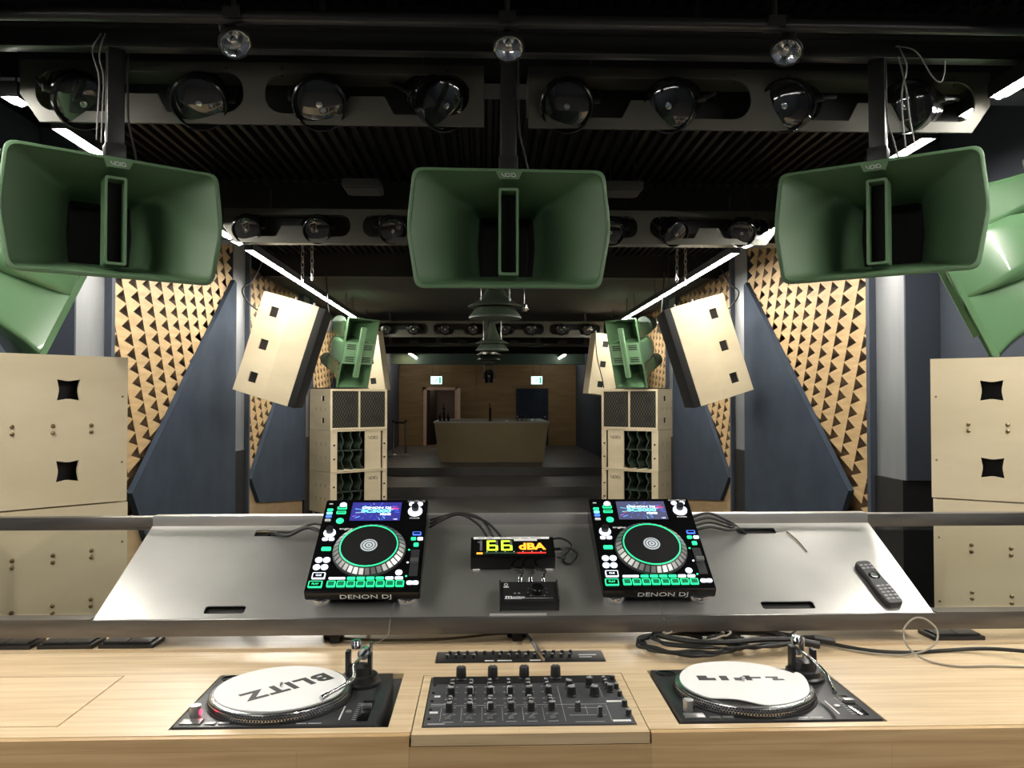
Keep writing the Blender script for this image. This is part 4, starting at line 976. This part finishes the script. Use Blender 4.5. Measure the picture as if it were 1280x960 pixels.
# ------------------------------------------------------------------ media players
def make_player(label, x, screen_kind):
    px, py, pz = PW(x, .03)
    t = thing('media_player', label, 'media player', (px, py, pz), TILT, group='media players')
    W, D = .338, .407; hw = W/2; n0, n1 = .027, .062; n2 = .110
    m = MB(); prof = [(0, n0+.006), (.006, n0), (D-.01, n0), (D, n0+.01), (D, n2-.004), (D-.004, n2), (.004, n1), (0, n1-.004)]
    m.prism(prof, -hw, hw, plane='yz'); bmesh.ops.bevel(m.bm, geom=[e for e in m.bm.edges if abs(e.verts[0].co.x-e.verts[1].co.x) < 1e-6], offset=.003, segments=2, affect='EDGES')
    m.build('player_body', M['blkgloss'], t)
    for s in (-1, 1):
        m = MB(); m.lathe([(0, -.004), (.03, -.004), (.034, .004), (.034, .012), (.028, .02), (0, .02)], (s*(hw-.042), .034, .006), n=24); m.build('foot', M['chrome'], t)
        m = MB(); m.lathe([(0, 0), (.028, 0), (.028, .028), (0, .028)], (s*(hw-.045), D-.05, 0), n=18); m.build('rubber_foot', M['rubber'], t)
    ang = math.atan2(n2-n1, D-.008)
    TOP = Matrix.Translation((0, .004, n1)) @ Matrix.Rotation(ang, 4, 'X')
    L = (D-.008)/math.cos(ang)
    def P_(u, v): return (u*W - hw, v*L)
    def mk(): q = MB(); q.X = TOP; return q
    def key(nm, u0, u1, v0, v1, h, mat, par=None, r=.0025, hollow=None):
        (a, c), (b, d) = P_(u0, v0), P_(u1, v1)
        q = mk(); q.prism(rrect(a, b, c, d, min(r, (d-c)*.45, (b-a)*.45), 4), 0, h); o = q.build(nm, M[mat], par or t)
        if hollow:
            e = .0028; q = mk(); q.prism(rrect(a+e, b-e, c+e, d-e, .0012, 3), h, h+.0006); q.build(nm + '_face', M[hollow], o)
        return o
    def rnd(nm, u, v, r, h, mat, hollow=None, par=None):
        c = P_(u, v); q = mk(); q.lathe([(r, 0), (r, h*.8), (r*.93, h), (0, h)], (*c, 0), n=20); o = q.build(nm, M[mat], par or t)
        if hollow: q = mk(); q.lathe([(hollow[0], h+.0002), (hollow[0], h+.0012), (0, h+.0012)], (*c, 0), n=16); q.build(nm + '_face', M[hollow[1]], o)
        return o
    # touchscreen with its burst picture
    (a, c), (b, d) = P_(.265, .745), P_(.745, .965)
    q = mk(); q.box(a-.006, b+.006, c-.005, d+.005, 0, .0015); sc = q.build('screen_bezel', M['blkgloss'], t)
    q = mk(); q.box(a, b, c, d, .0015, .0019); q.build('screen', M['escreen' if screen_kind == 'blue' else 'escreengrey'], sc)
    rg = random.Random(5); cx, cy = (a+b)/2, (c+d)/2+.004
    for nm, mat, cnt, rr in (('screen_streak', 'eblue', 46, (.3, 1)), ('screen_streak', 'ecyan', 14, (.45, 1)), ('screen_streak', 'epink', 10, (.5, 1))):
        q = mk()
        for i in range(cnt):
            th = rg.uniform(0, 2*math.pi) if mat != 'epink' else rg.choice((.25, 3.7)) + rg.uniform(-.25, .25); r0 = rg.uniform(.025, .06); r1 = r0 + rg.uniform(.006, .02); wd = rg.uniform(.0005, .0011)
            p0 = Vector((cx+r0*1.35*math.cos(th), cy+r0*.75*math.sin(th))); p1 = Vector((cx+r1*1.35*math.cos(th), cy+r1*.75*math.sin(th)))
            if not (a+.002 < p1.x < b-.002 and c+.002 < p1.y < d-.002): continue
            nn = Vector((-(p1-p0).y, (p1-p0).x)).normalized()*wd
            q.prism([tuple(p0-nn*.4), tuple(p1-nn), tuple(p1+nn), tuple(p0+nn*.4)], .0019, .0021)
        q.build(nm, M[mat], sc)
    q = mk(); q.X = TOP @ Matrix.Translation((cx, cy+.013, .0021)); q.mesh(text_mesh('DENON DJ', .013, .0001, .0004, wide=1.5)); q.build('screen_text', M['ewhite'], sc)
    q = mk(); q.X = TOP @ Matrix.Translation((cx, cy-.003, .0021)); q.mesh(text_mesh('SC5000', .021, .0001, .0009, wide=1.45)); q.build('screen_text', M['ecyan'], sc)
    q = mk(); q.X = TOP @ Matrix.Translation((cx+.032, cy-.019, .0021)); q.mesh(text_mesh('PRIME', .012, .0001, .0006, wide=1.1)); q.build('screen_text', M['ewhite'], sc)
    q = mk(); q.X = TOP @ Matrix.Translation((b-.015, c+.006, .0021)); q.mesh(text_mesh('1.0.3', .007, .0001, .0002)); q.build('screen_text', M['ewhite'], sc)
    # jog wheel
    c = P_(.505, .41)
    q = mk(); q.lathe([(.113, 0), (.113, .003), (.110, .008), (.092, .021), (.089, .022), (.089, .018), (.0, .018)], (*c, 0), n=72); jog = q.build('jog_wheel', M['charcoal'], t)
    q = mk()
    for i in range(36):
        a0, a1 = 2*math.pi*i/36, 2*math.pi*(i+.72)/36
        def pp(r, a, h): return (c[0]+r*math.cos(a), c[1]+r*math.sin(a), h)
        q.quad(pp(.1102, a0, .0086), pp(.1102, a1, .0086), pp(.0945, a1, .0198), pp(.0945, a0, .0198))
    q.build('jog_grip', M['alu'], jog)
    q = mk(); q.lathe([(.0895, .019), (.0895, .0235), (.0866, .0235), (.0866, .019)], (*c, 0), n=72); q.build('jog_light_ring', M['egreen'], jog)
    q = mk(); q.lathe([(.0862, .018), (.0862, .0225), (.03, .0225), (.0, .0225)], (*c, 0), n=64); q.build('jog_disc', M['blkplastic'], jog)
    q = mk(); q.lathe([(.026, .0226), (.026, .0232), (0, .0232)], (*c, 0), n=36); hb = q.build('jog_display', M['ejog'], jog)
    q = mk(); [q.lathe([(r, .0232), (r, .0236), (r-.0028, .0236), (r-.0028, .0232)], (*c, 0), n=32) for r in (.0215, .0125)]; q.lathe([(.003, .0232), (.003, .0236), (0, .0236)], (*c, 0), n=10); q.build('jog_display_ring', M['charcoal'], hb)
    # pads and transport keys
    for i in range(8):
        u = .185 + .0855*i
        key('performance_pad', u, u+.073, .035, .09, .004, 'egreen', hollow='egreendim')
    key('mode_button', .19, .335, .112, .128, .003, 'ewhite')
    for i in range(6): u = .352 + .084*i; key('mode_button', u, u+.07, .108, .130, .003, 'egreen' if i < 4 else 'ewhite')
    key('play_button', .025, .145, .03, .09, .004, 'egreen', hollow='blkgloss')
    q = mk(); q.X = TOP @ Matrix.Translation((P_(.085, 0)[0], P_(0, .06)[1], .0047)); q.mesh(text_mesh('PLAY', .009, .0001, .0002)); q.build('button_text', M['egreen'], t)
    key('cue_button', .04, .155, .115, .175, .004, 'ewhite', hollow='blkgloss')
    q = mk(); q.X = TOP @ Matrix.Translation((P_(.0975, 0)[0], P_(0, .145)[1], .0047)); q.mesh(text_mesh('CUE', .009, .0001, .0002)); q.build('button_text', M['ewhite'], t)
    for u, v in ((.06, .235), (.13, .235), (.065, .31), (.135, .31)): rnd('track_button', u, v, .011, .003, 'ewhite')
    key('sync_button', .065, .15, .41, .445, .003, 'egreen')
    for u in (.075, .135): key('loop_button', u-.026, u+.026, .52, .55, .003, 'ewhite', r=.005)
    rnd('loop_knob', .105, .605, .019, .004, 'ewhite'); rnd('loop_knob_cap', .105, .615, .012, .02, 'blkplastic')
    for i, v in enumerate((.74, .785, .825, .865)): key('source_button', .03, .085, v, v+.026, .002, ('marking', 'eblue', 'ecyan', 'egreen')[i])
    key('source_button', .035, .07, .945, .955, .002, 'marking', r=.001)
    rnd('power_knob', .175, .935, .0115, .004, 'ewhite'); rnd('view_button', .175, .745, .012, .003, 'egreen')
    for v in (.83, .885): key('menu_button', .125, .215, v, v+.028, .003, 'egreen', hollow='egreendim')
    for u in (.845, .925): rnd('menu_key', u, .945, .0095, .003, 'ewhite')
    rnd('select_ring', .885, .855, .0235, .004, 'ewhite'); rnd('select_knob', .885, .872, .012, .022, 'blkplastic')
    key('slip_button', .885, .965, .575, .61, .003, 'eblue', hollow='blkgloss')
    key('layer_button', .875, .92, .52, .548, .003, 'egreen'); key('layer_button', .935, .985, .52, .548, .003, 'ewhite'); key('key_lock_button', .905, .95, .45, .485, .003, 'egreen')
    key('pitch_slot', .89, .965, .14, .415, .001, 'charcoal', r=.001); key('pitch_fader', .893, .962, .262, .30, .012, 'alu', r=.001)
    for v, mm in ((.14, 'egreen'), (.28, 'ewhite'), (.415, 'egreen')): rnd('pitch_light', .868, v, .0032, .001, mm)
    rnd('vinyl_button', .80, .175, .0105, .003, 'ewhite'); 
    for u in (.905, .955): key('bend_button', u-.028, u+.028, .055, .088, .003, 'ewhite', r=.006)
    # lettering
    q = MB(); q.X = Matrix.Translation((0.01, -.0004, .042)) @ Matrix.Rotation(R(90), 4, 'X'); q.mesh(text_mesh('DENON DJ', .021, .0002, .0001, wide=1.5)); q.build('lettering', M['marking'], t)
    q = mk(); q.X = TOP @ Matrix.Translation((P_(.885, 0)[0], P_(0, .982)[1], .0003)); q.mesh(text_mesh('DENON DJ', .0085, .0001, .0001, wide=1.4)); q.build('lettering', M['marking'], t)
    q = mk(); q.X = TOP @ Matrix.Translation((P_(.885, 0)[0], P_(0, .775)[1], .0003)); q.mesh(text_mesh('SC5000', .008, .0001, .0002, wide=1.3)); q.build('lettering', M['marking'], t)
    q = mk(); q.X = TOP @ Matrix.Translation((P_(.25, 0)[0], P_(0, .655)[1], .0003)); q.mesh(text_mesh('engine', .012, .0001, .0003, wide=1.4)); q.build('lettering', M['marking'], t)
    return t
make_player('lit media player with green jog wheel on the left of the steel stand, blue screen', -.437, 'blue')
make_player('lit media player with green jog wheel on the right of the steel stand, greyer screen', .443, 'grey')

# ------------------------------------------------------------------ sound level meter
px, py, pz = PW(.0, .2)
mt = thing('sound_meter', 'black sound level meter showing 66 dBA between the two players', 'sound meter', (.012, py, pz), TILT)
mw2, md2, mh2 = .268, .105, .05; hx = mw2/2
m = MB(); m.box(-hx, hx, 0, md2, .003, mh2, .002); m.build('meter_case', M['blkgloss'], mt)
m = MB(); m.box(-hx+.008, hx-.008, .006, md2-.012, mh2, mh2+.0006); m.build('display_window', M['blkgloss'], mt)
SEG = {'6': 'afgedc', '1': 'bc'}
def seven(m, ch, x, y, w, h, t, segs=None):
    S = {'a': (x+t, x+w-t, y+h-t, y+h), 'g': (x+t, x+w-t, y+h/2-t/2, y+h/2+t/2), 'd': (x+t, x+w-t, y, y+t), 'f': (x, x+t, y+h/2+.0004, y+h-.0004), 'b': (x+w-t, x+w, y+h/2+.0004, y+h-.0004), 'e': (x, x+t, y+.0004, y+h/2-.0004), 'c': (x+w-t, x+w, y+.0004, y+h/2-.0004)}
    for s in segs or SEG[ch]:
        a, b, c, d = S[s]; m.box(a, b, c, d, mh2+.0006, mh2+.0014)
z_ = mh2
m = MB(); seven(m, '6', -.083, .034, .036, .052, .0075); seven(m, '6', -.037, .034, .036, .052, .0075); m.build('lit_digit', M['elime'], mt)
m = MB(); seven(m, '', -.083, .034, .036, .052, .0075, 'b'); seven(m, '', -.037, .034, .036, .052, .0075, 'b'); m.box(-.105, -.097, .034, .086, z_+.0006, z_+.0012); m.box(-.112, -.105, .074, .081, z_+.0006, z_+.0012); m.build('unlit_digit', M['unlit'], mt)
m = MB(); m.X = Matrix.Translation((.0615, .053, z_+.001)); m.mesh(text_mesh('dBA', .046, .0003, .0016, wide=1.05)); m.build('unit_lettering', M['eorange'], mt)
m = MB(); m.box(.014, .105, .018, .025, z_+.0006, z_+.0012); m.build('level_bar', M['ered'], mt)
m = MB(); m.box(-.09, .012, .018, .025, z_+.0006, z_+.0012); m.build('level_bar', pbr('dim_green_bar', (.03, .07, .04), .5), mt)
m = MB(); m.box(-.115, -.096, .016, .024, z_+.0006, z_+.0012); m.build('status_light', M['eorange'], mt)
m = MB(); [m.box(-.083+.0285*i, -.081+.0285*i, .027, .029, z_+.0006, z_+.0013) for i in range(7)]; m.build('scale_dot', M['ewhite'], mt)
m = MB(); m.box(-.125, .12, .093, .1045, z_+.0006, z_+.0012); m.box(.005, .08, .083, .093, z_+.0006, z_+.0012); m.build('label_tape', M['label'], mt)
m = MB()
for x0, x1 in ((-.11, -.09), (-.085, -.06), (-.04, -.015), (-.005, .02), (.03, .05), (.06, .095)): m.box(x0, x1, .0975, .0995, z_+.0012, z_+.0014)
m.build('printed_mark', M['charcoal'], mt)
for s in (-1, 1): B(s*(hx-.018)-.011, s*(hx-.018)+.011, -.002, .01, -.002, .005, .001).build('foot', M['label'], mt)
m = MB(); m.cyl((hx, .06, .03), (hx+.022, .06, .03), .009, n=16); m.build('connector', M['chrome'], mt)
m = MB(); m.cyl((hx, .03, .025), (hx+.006, .03, .025), .006, n=12); m.build('socket', M['alu'], mt)

# ------------------------------------------------------------------ small passive monitor controller
px, py, pz = PW(0, .012)
ct = thing('monitor_controller', 'small black volume controller box with three plugs in front of the meter', 'controller', (.055, py, pz), TILT)
m = MB(); m.box(-.084, .084, 0, .088, .002, .036, .0015); m.build('controller_case', M['blkplastic'], ct)
m = MB(); m.box(-.0885, -.084, -.002, .09, .0, .042, .001); m.box(.084, .0885, -.002, .09, .0, .042, .001); m.build('side_cheek', M['blk'], ct)
m = MB(); m.lathe([(.02, .036), (.019, .05), (.017, .052), (0, .052)], (.025, .045, 0), n=32); k_ = m.build('volume_knob', M['blkgloss'], ct)
m = MB()
for i in range(9):
    a = R(-45 + 270*i/8); m.lathe([(.0012, .0362), (.0012, .0367), (0, .0367)], (.025+.029*math.cos(a), .045+.029*math.sin(a), 0), n=8)
for q in (-.045, -.033): m.box(q, q+.006, .035, .037, .036, .0366)
m.lathe([(.006, .0362), (.006, .0367), (.0042, .0367), (.0042, .0362)], (-.068, .075, 0), n=16); m.box(-.076, -.06, .062, .066, .036, .0366)
m.box(-.074, -.022, .011, .0125, .036, .0366); m.box(-.02, .07, .013, .0135, .036, .0366)
m.build('panel_marking', M['marking'], ct)
m = MB(); m.X = Matrix.Translation((-.072, .019, .0364)); m.mesh(text_mesh('m', .024, .0002, .0005, align='LEFT', wide=1.2)); m.X = Matrix.Translation((-.05, .018, .0364)); m.mesh(text_mesh('onitor', .012, .0002, .0002, align='LEFT', wide=1.2)); m.build('lettering', M['marking'], ct)
for i, x in enumerate((-.02, .012, .05)):
    m = MB(); m.cyl((x-.004, .088, .025), (x-.004, .113, .027), .0065, n=14); m.cyl((x+.0, .113, .027), (x, .125, .03), .0045, n=10); m.build('jack_plug', M['chrome'], ct)
cables_w = []
def loc2(par, p): return tuple(Matrix.Translation(par.location) @ par.rotation_euler.to_matrix().to_4x4() @ Vector(p))
for i, x in enumerate((-.02, .012, .05)):
    tgt = [(-.004, .175, .012), (.02, .18, .012), (.03, .185, .012)][i]
    cable('audio_cable', '%s short black cable from the back of the small controller box' % ('left', 'middle', 'right')[i], [loc2(ct, (x, .125, .03)), loc2(ct, (x+.006, .145, .032)), loc2(ct, (x-.02, .168, .02)), loc2(ct, (x-.03+.01*i, .20, .006))], .0035, M['rubber'])

# ------------------------------------------------------------------ remote control
px, py, pz = PW(1.155, .01)
rc = thing('remote_control', 'black remote control with round silver pad lying on the bright right of the steel plate', 'remote control', (px, py, pz), (PT, 0, 0))
rc.rotation_euler = (Matrix.Rotation(PT, 3, 'X') @ Matrix.Rotation(R(6), 3, 'Z')).to_euler()
m = MB(); out = roundpoly([(-.026, 0), (.026, 0), (.029, .06), (.024, .12), (.025, .2), (-.025, .2), (-.024, .12), (-.029, .06)], .014, 5)
m.loft([[(p[0]*.9, .1+(p[1]-.1)*.98, .001) for p in out], [(p[0], p[1], .006) for p in out], [(p[0], p[1], .017) for p in out], [(p[0]*.93, .1+(p[1]-.1)*.985, .021) for p in out]], True, True); m.build('remote_body', M['blkplastic'], rc)
m = MB(); m.prism([(p[0]*.84, .1+(p[1]-.1)*.96) for p in out], .021, .0216); m.build('face_plate', M['charcoal'], rc)
m = MB(); m.lathe([(.017, .0216), (.017, .0235), (.012, .0245), (.012, .0235), (0, .0235)], (0, .125, 0), n=28); m.build('navigation_ring', M['blkgloss'], rc)
m = MB(); m.lathe([(.0115, .0236), (.011, .0255), (0, .0258)], (0, .125, 0), n=24); m.build('ok_button', M['chrome'], rc)
rb = None
for r_ in range(5):
    for c_ in range(3):
        if rb is None: rb = B(-.0055, .0055, -.004, .004, .0216, .0238, .001).build('key', M['capgrey'], rc); rb.location = (-.015, .018, 0)
        else: dup(rb, loc=(-.015+.015*c_, .018+.0145*r_, 0), parent=rc)
for y in (.162, .176):
    for c_ in range(3): dup(rb, loc=(-.015+.015*c_, y, 0), parent=rc)

# ------------------------------------------------------------------ twin rocker switch covers on the ledge
def make_switch(label, x, y):
    t = thing('twin_switch', label, 'switch', (x, y, DZ+.008), group='black twin switches on the ledge')
    B(-.078, .078, -.045, .045, 0, .012, .0015).build('switch_frame', M['blkplastic'], t)
    for s in (-1, 1): m = MB(); m.box(min(s*.0015, s*.068), max(s*.0015, s*.068), -.036, .036, .012, .018, .0015); m.build('rocker', M['charcoal'], t)
    return t
make_switch('black twin rocker switch on the left of the ledge, nearest the steel plate', -1.112, 2.402)
make_switch('black twin rocker switch on the left of the ledge, middle of three', -1.285, 2.402)
make_switch('black twin rocker switch on the left of the ledge, cut by the frame edge', -1.46, 2.400)
make_switch('lone black twin rocker switch on the right of the ledge', 1.338, 2.40)

# ------------------------------------------------------------------ cables
zl = DZ+.0145
cable('power_cable', 'black cable leaving the left player over its left side', [PW(-.575, .33, .03), PW(-.66, .37, .045), PW(-.73, .36, .02), PW(-.80, .395, .004), (PW(-.80, .40)[0], PW(0, .40)[1], PW(0, .40)[2]-.06)], .006, M['rubber'])
cable('power_cable', 'second thin black cable beside the one left of the left player', [PW(-.575, .36, .03), PW(-.64, .385, .05), PW(-.72, .375, .025), PW(-.78, .395, .004), (PW(-.78, .40)[0], PW(0, .40)[1], PW(0, .40)[2]-.06)], .004, M['rubber'])
for i, dx in enumerate((0, .03, -.02)):
    cable('power_cable', ('upper', 'middle', 'lower')[i] + ' black cable arching from the left player to the sound meter', [PW(-.262, .40-.02*i, .05), PW(-.17, .425-.02*i, .06+.012*i), PW(-.09+dx*.5, .40-.015*i, .055), PW(-.045+dx, .33, .02), PW(-.04+dx, .302, .012)], .0042, M['rubber'])
for i in range(4):
    cable('power_cable', ('topmost', 'second', 'third', 'lowest')[i] + ' black cable arching from the right player into the slot', [PW(.612, .40-.022*i, .05), PW(.68, .42-.018*i, .06-.006*i), PW(.74, .405-.012*i, .045-.006*i), PW(.795, .395-.004*i, .008+.003*i), (PW(.815+.008*i, 0)[0], PW(0, .40)[1], PW(0, .40)[2]-.05)], .0045, M['rubber'])
cable('power_cable', 'black cable looping from the connector on the right of the meter', [loc2(mt, (hx+.022, .06, .03)), loc2(mt, (hx+.05, .07, .03)), loc2(mt, (hx+.075, .05, .02)), loc2(mt, (hx+.05, .02, .008)), loc2(mt, (hx+.03, .045, .004)), loc2(mt, (hx+.06, .1, .02)), loc2(mt, (hx+.02, .125, .03)), loc2(mt, (hx-.04, .13, .004))], .0035, M['rubber'])
cable('power_cable', 'thin short black lead at the lower right of the meter', [loc2(mt, (hx+.006, .03, .025)), loc2(mt, (hx+.02, .03, .024)), loc2(mt, (hx+.036, .032, .02))], .0035, M['rubber'])
# the coil lying under the stand on the right
def ring_pts(cx, cy, rx, ry, z, n=18, turns=1, jit=.008, a0=0, seed=1):
    g_ = random.Random(seed); return [(cx+(rx+g_.uniform(-jit, jit))*math.cos(a0+2*math.pi*turns*i/(n*turns)), cy+(ry+g_.uniform(-jit, jit))*math.sin(a0+2*math.pi*turns*i/(n*turns)), z+.0025*i/n+g_.uniform(0, .004)) for i in range(int(n*turns)+1)]
cable('coiled_cable', 'thick black cable coiled in loose loops on the desk, at its left end', ring_pts(.52, 2.305, .15, .10, zl+.004, 16, 4, .016, 2.2, 3), .0048, M['rubber'])
cable('coiled_cable', 'black cable loop bunched on the desk, right of the coil', ring_pts(.70, 2.31, .13, .07, zl+.012, 14, 3, .018, .5, 8), .0045, M['rubber'])
cable('coiled_cable', 'thin black cable in two wide loops over the coil', ring_pts(.60, 2.31, .19, .085, zl+.016, 18, 2, .012, 1.2, 12), .0038, M['rubber'])
cable('coiled_cable', 'short grey cable loop on top of the coil', ring_pts(.545, 2.33, .09, .055, zl+.024, 14, 1.5, .012, .2, 21), .003, M['cablegrey'])
cable('audio_cable', 'black plug cable lying over the bunched cables', [(.42, 2.36, zl+.02), (.50, 2.26, zl+.028), (.60, 2.24, zl+.03), (.70, 2.26, zl+.03), (.80, 2.28, zl+.024), (.83, 2.28, zl+.02)], .008, M['rubber'])
cable('audio_cable', 'grey wire tangled among the bunched black cables', [(.66, 2.42, zl+.02), (.74, 2.44, zl+.05), (.80, 2.42, zl+.05), (.86, 2.40, zl+.02), (.84, 2.37, zl+.01), (.93, 2.33, zl)], .003, M['cablegrey'])
for i, (x, y) in enumerate(((.82, 2.275), (.875, 2.30))):
    m = MB(); m.cyl((x, y, zl+.02), (x+.055, y-.012, zl+.012), .011, n=16); m.cyl((x-.03, y+.006, zl+.022), (x, y, zl+.02), .006, .01, 12)
    tag(m.build('plug', M['blkplastic']), '%s black barrel plug lying at the end of the cable bunch' % ('left', 'right')[i], 'plug')
for i, (x, y, rz) in enumerate(((.66, 2.40, 10), (.78, 2.41, -20))):
    m = MB(); m.box(-.028, .028, -.017, .017, 0, .028, .004); m.cyl((-.028, 0, .014), (-.055, 0, .012), .008, .005, 10)
    tag(m.build('power_adapter', M['blkplastic'] if i == 0 else M['label'], None, (x, y, DZ+.009), (0, 0, R(rz))), ('black', 'white')[i] + ' plug block among the bunched cables under the stand', 'adapter')
zt = DZ+.006
cable('audio_cable', 'long black cable running right across the desk to its plug', [(.74, 2.40, zl+.02), (.86, 2.355, zl+.008), (1.0, 2.28, zt+.003), (1.12, 2.255, zt), (1.24, 2.27, zt), (1.35, 2.25, zt+.01), (1.43, 2.19, zt+.02), (1.455, 2.175, zt+.02)], .0055, M['rubber'])
m = MB(); m.cyl((1.455, 2.175, zt+.02), (1.475, 2.163, zt+.019), .007, .011, 12); m.cyl((1.475, 2.163, zt+.019), (1.50, 2.15, zt+.018), .012, .013, 16); xl = m.build('audio_plug', M['blkplastic'])
tag(xl, 'black plug with metal collar ending the long cable at the right edge', 'plug')
m = MB(); m.cyl((1.50, 2.15, zt+.018), (1.508, 2.146, zt+.018), .0135, n=16); m.build('collar', M['alu'], xl)
bx_ = B(1.505, 1.58, 2.10, 2.17, DZ+.0, DZ+.035, .004).build('socket_box', M['blkplastic']); tag(bx_, 'black socket box that takes the long cable at the right frame edge', 'socket box')
tag(B(1.44, 1.56, 2.055, 2.095, DZ, DZ+.012, .003).build('cable_clip', M['label'], None), 'white plastic bar lying below the socket box at the right edge', 'bar')
cable('audio_cable', 'thin grey wire making a standing loop on the right of the desk', [(.80, 2.37, zl+.01), (.95, 2.30, zt), (1.05, 2.24, zt), (1.13, 2.23, zt+.004), (1.195, 2.24, zt+.025), (1.215, 2.26, zt+.06), (1.19, 2.275, zt+.088), (1.155, 2.275, zt+.09), (1.12, 2.265, zt+.06), (1.115, 2.235, zt+.025), (1.14, 2.19, zt), (1.2, 2.14, zt-.002), (1.3, 2.14, zt-.002), (1.42, 2.125, zt-.002), (1.505, 2.12, zt+.01)], .0028, M['cablegrey'])
cable('audio_cable', 'brown cable lying along the ledge under the left half of the stand', [(-.52, 2.42, zl), (-.38, 2.40, zl-.002), (-.2, 2.40, zl), (-.05, 2.43, zl+.004), (.03, 2.44, zl+.004)], .004, M['cablebrown'])
for x, lab in ((-.53, 'left'), (.02, 'middle'), (.545, 'right')):
    m = MB(); m.box(-.03, .03, -.014, .014, 0, .03, .005); m.box(-.012, .012, -.02, -.014, .008, .022, .002); m.tube([(.03, 0, .015), (.06, .01, .02), (.1, .06, .01)], .005, 8, 4)
    tag(m.build('cable_clamp', M['blkplastic'], None, (x, 2.44, DZ+.008)), 'black cable block on the ledge by the %s foot of the stand' % lab, 'cable block')
# plug cable hanging over the effects unit
t = thing('hanging_plug', 'cable end with slim metal plug lying over the effects unit', 'plug', (0, 0, 0))
m = MB(); m.tube([(.025, 2.43, DZ+.03), (.045, 2.37, DZ+.035), (.062, 2.31, DZ+.028)], .0045, 8); m.build('lead', M['rubber'], t)
m = MB(); m.cyl((.062, 2.31, DZ+.028), (.074, 2.255, DZ+.02), .0065, .0075, 14); m.build('plug_sleeve', M['alu'], t)
m = MB(); m.cyl((.074, 2.255, DZ+.02), (.084, 2.212, DZ+.012), .0042, .004, 12); m.lathe([(.0045, 0), (.003, .006), (0, .01)], (.084, 2.212, DZ+.012), (.2, -.95, -.18), 10); m.build('plug_tip', M['brass'], t)
# fine wires trailing from the players' fronts
cable('thin_wire', 'thin grey wire hanging over the stand edge below the left player', [PW(-.345, .03, .02), PW(-.35, .0, .006), (-.352, 2.343, 1.19), (-.36, 2.342, 1.15), (-.40, 2.345, 1.128)], .0014, M['alu'], n=5)
cable('thin_wire', 'thin grey wire hanging over the stand edge below the right player', [PW(.44, .03, .02), PW(.447, .0, .006), (.449, 2.343, 1.19)], .0014, M['alu'], n=5)
cable('thin_wire', 'dark thread lying on the upper right of the steel plate', [PW(.955, .39, .004), PW(.975, .34, .004), PW(.985, .28, .004)], .002, M['cablebrown'], n=5)
# rounded black seat back just inside the left frame edge
t = thing('chair', 'black rounded chair back behind the glass at the left frame edge', 'chair', (-1.96, 2.79, -.07))
m = MB(); out = roundpoly([(-.2, .86), (.2, .86), (.19, 1.13), (.12, 1.27), (-.12, 1.27), (-.19, 1.13)], .09, 6); m.loft([[(p[0]*.94, -.03, p[1]*.99+.01) for p in out], [(p[0], -.015, p[1]) for p in out], [(p[0], .015, p[1]) for p in out], [(p[0]*.94, .03, p[1]*.99+.01) for p in out]], True, True); m.build('backrest', M['blkplastic'], t)
m = MB(); m.lathe([(0, .74), (.11, .74), (.125, .77), (.11, .81), (0, .82)], (0, 0, 0), n=28); m.build('seat', M['blkplastic'], t)
m = MB(); m.tube([(0, .03, .9), (0, .06, .8), (0, .0, .75)], .02, 8, 5); m.build('back_bracket', M['blk'], t)
m = MB(); m.cyl((0, 0, .13), (0, 0, .74), .025, n=14); m.build('stem', M['blk'], t)
for k in range(5):
    a = R(72*k+20); m = MB(); m.tube([(0, 0, .15), (.09*math.cos(a), .09*math.sin(a), .12), (.125*math.cos(a), .125*math.sin(a), .088)], .018, 8, 3); m.build('leg', M['blk'], t)
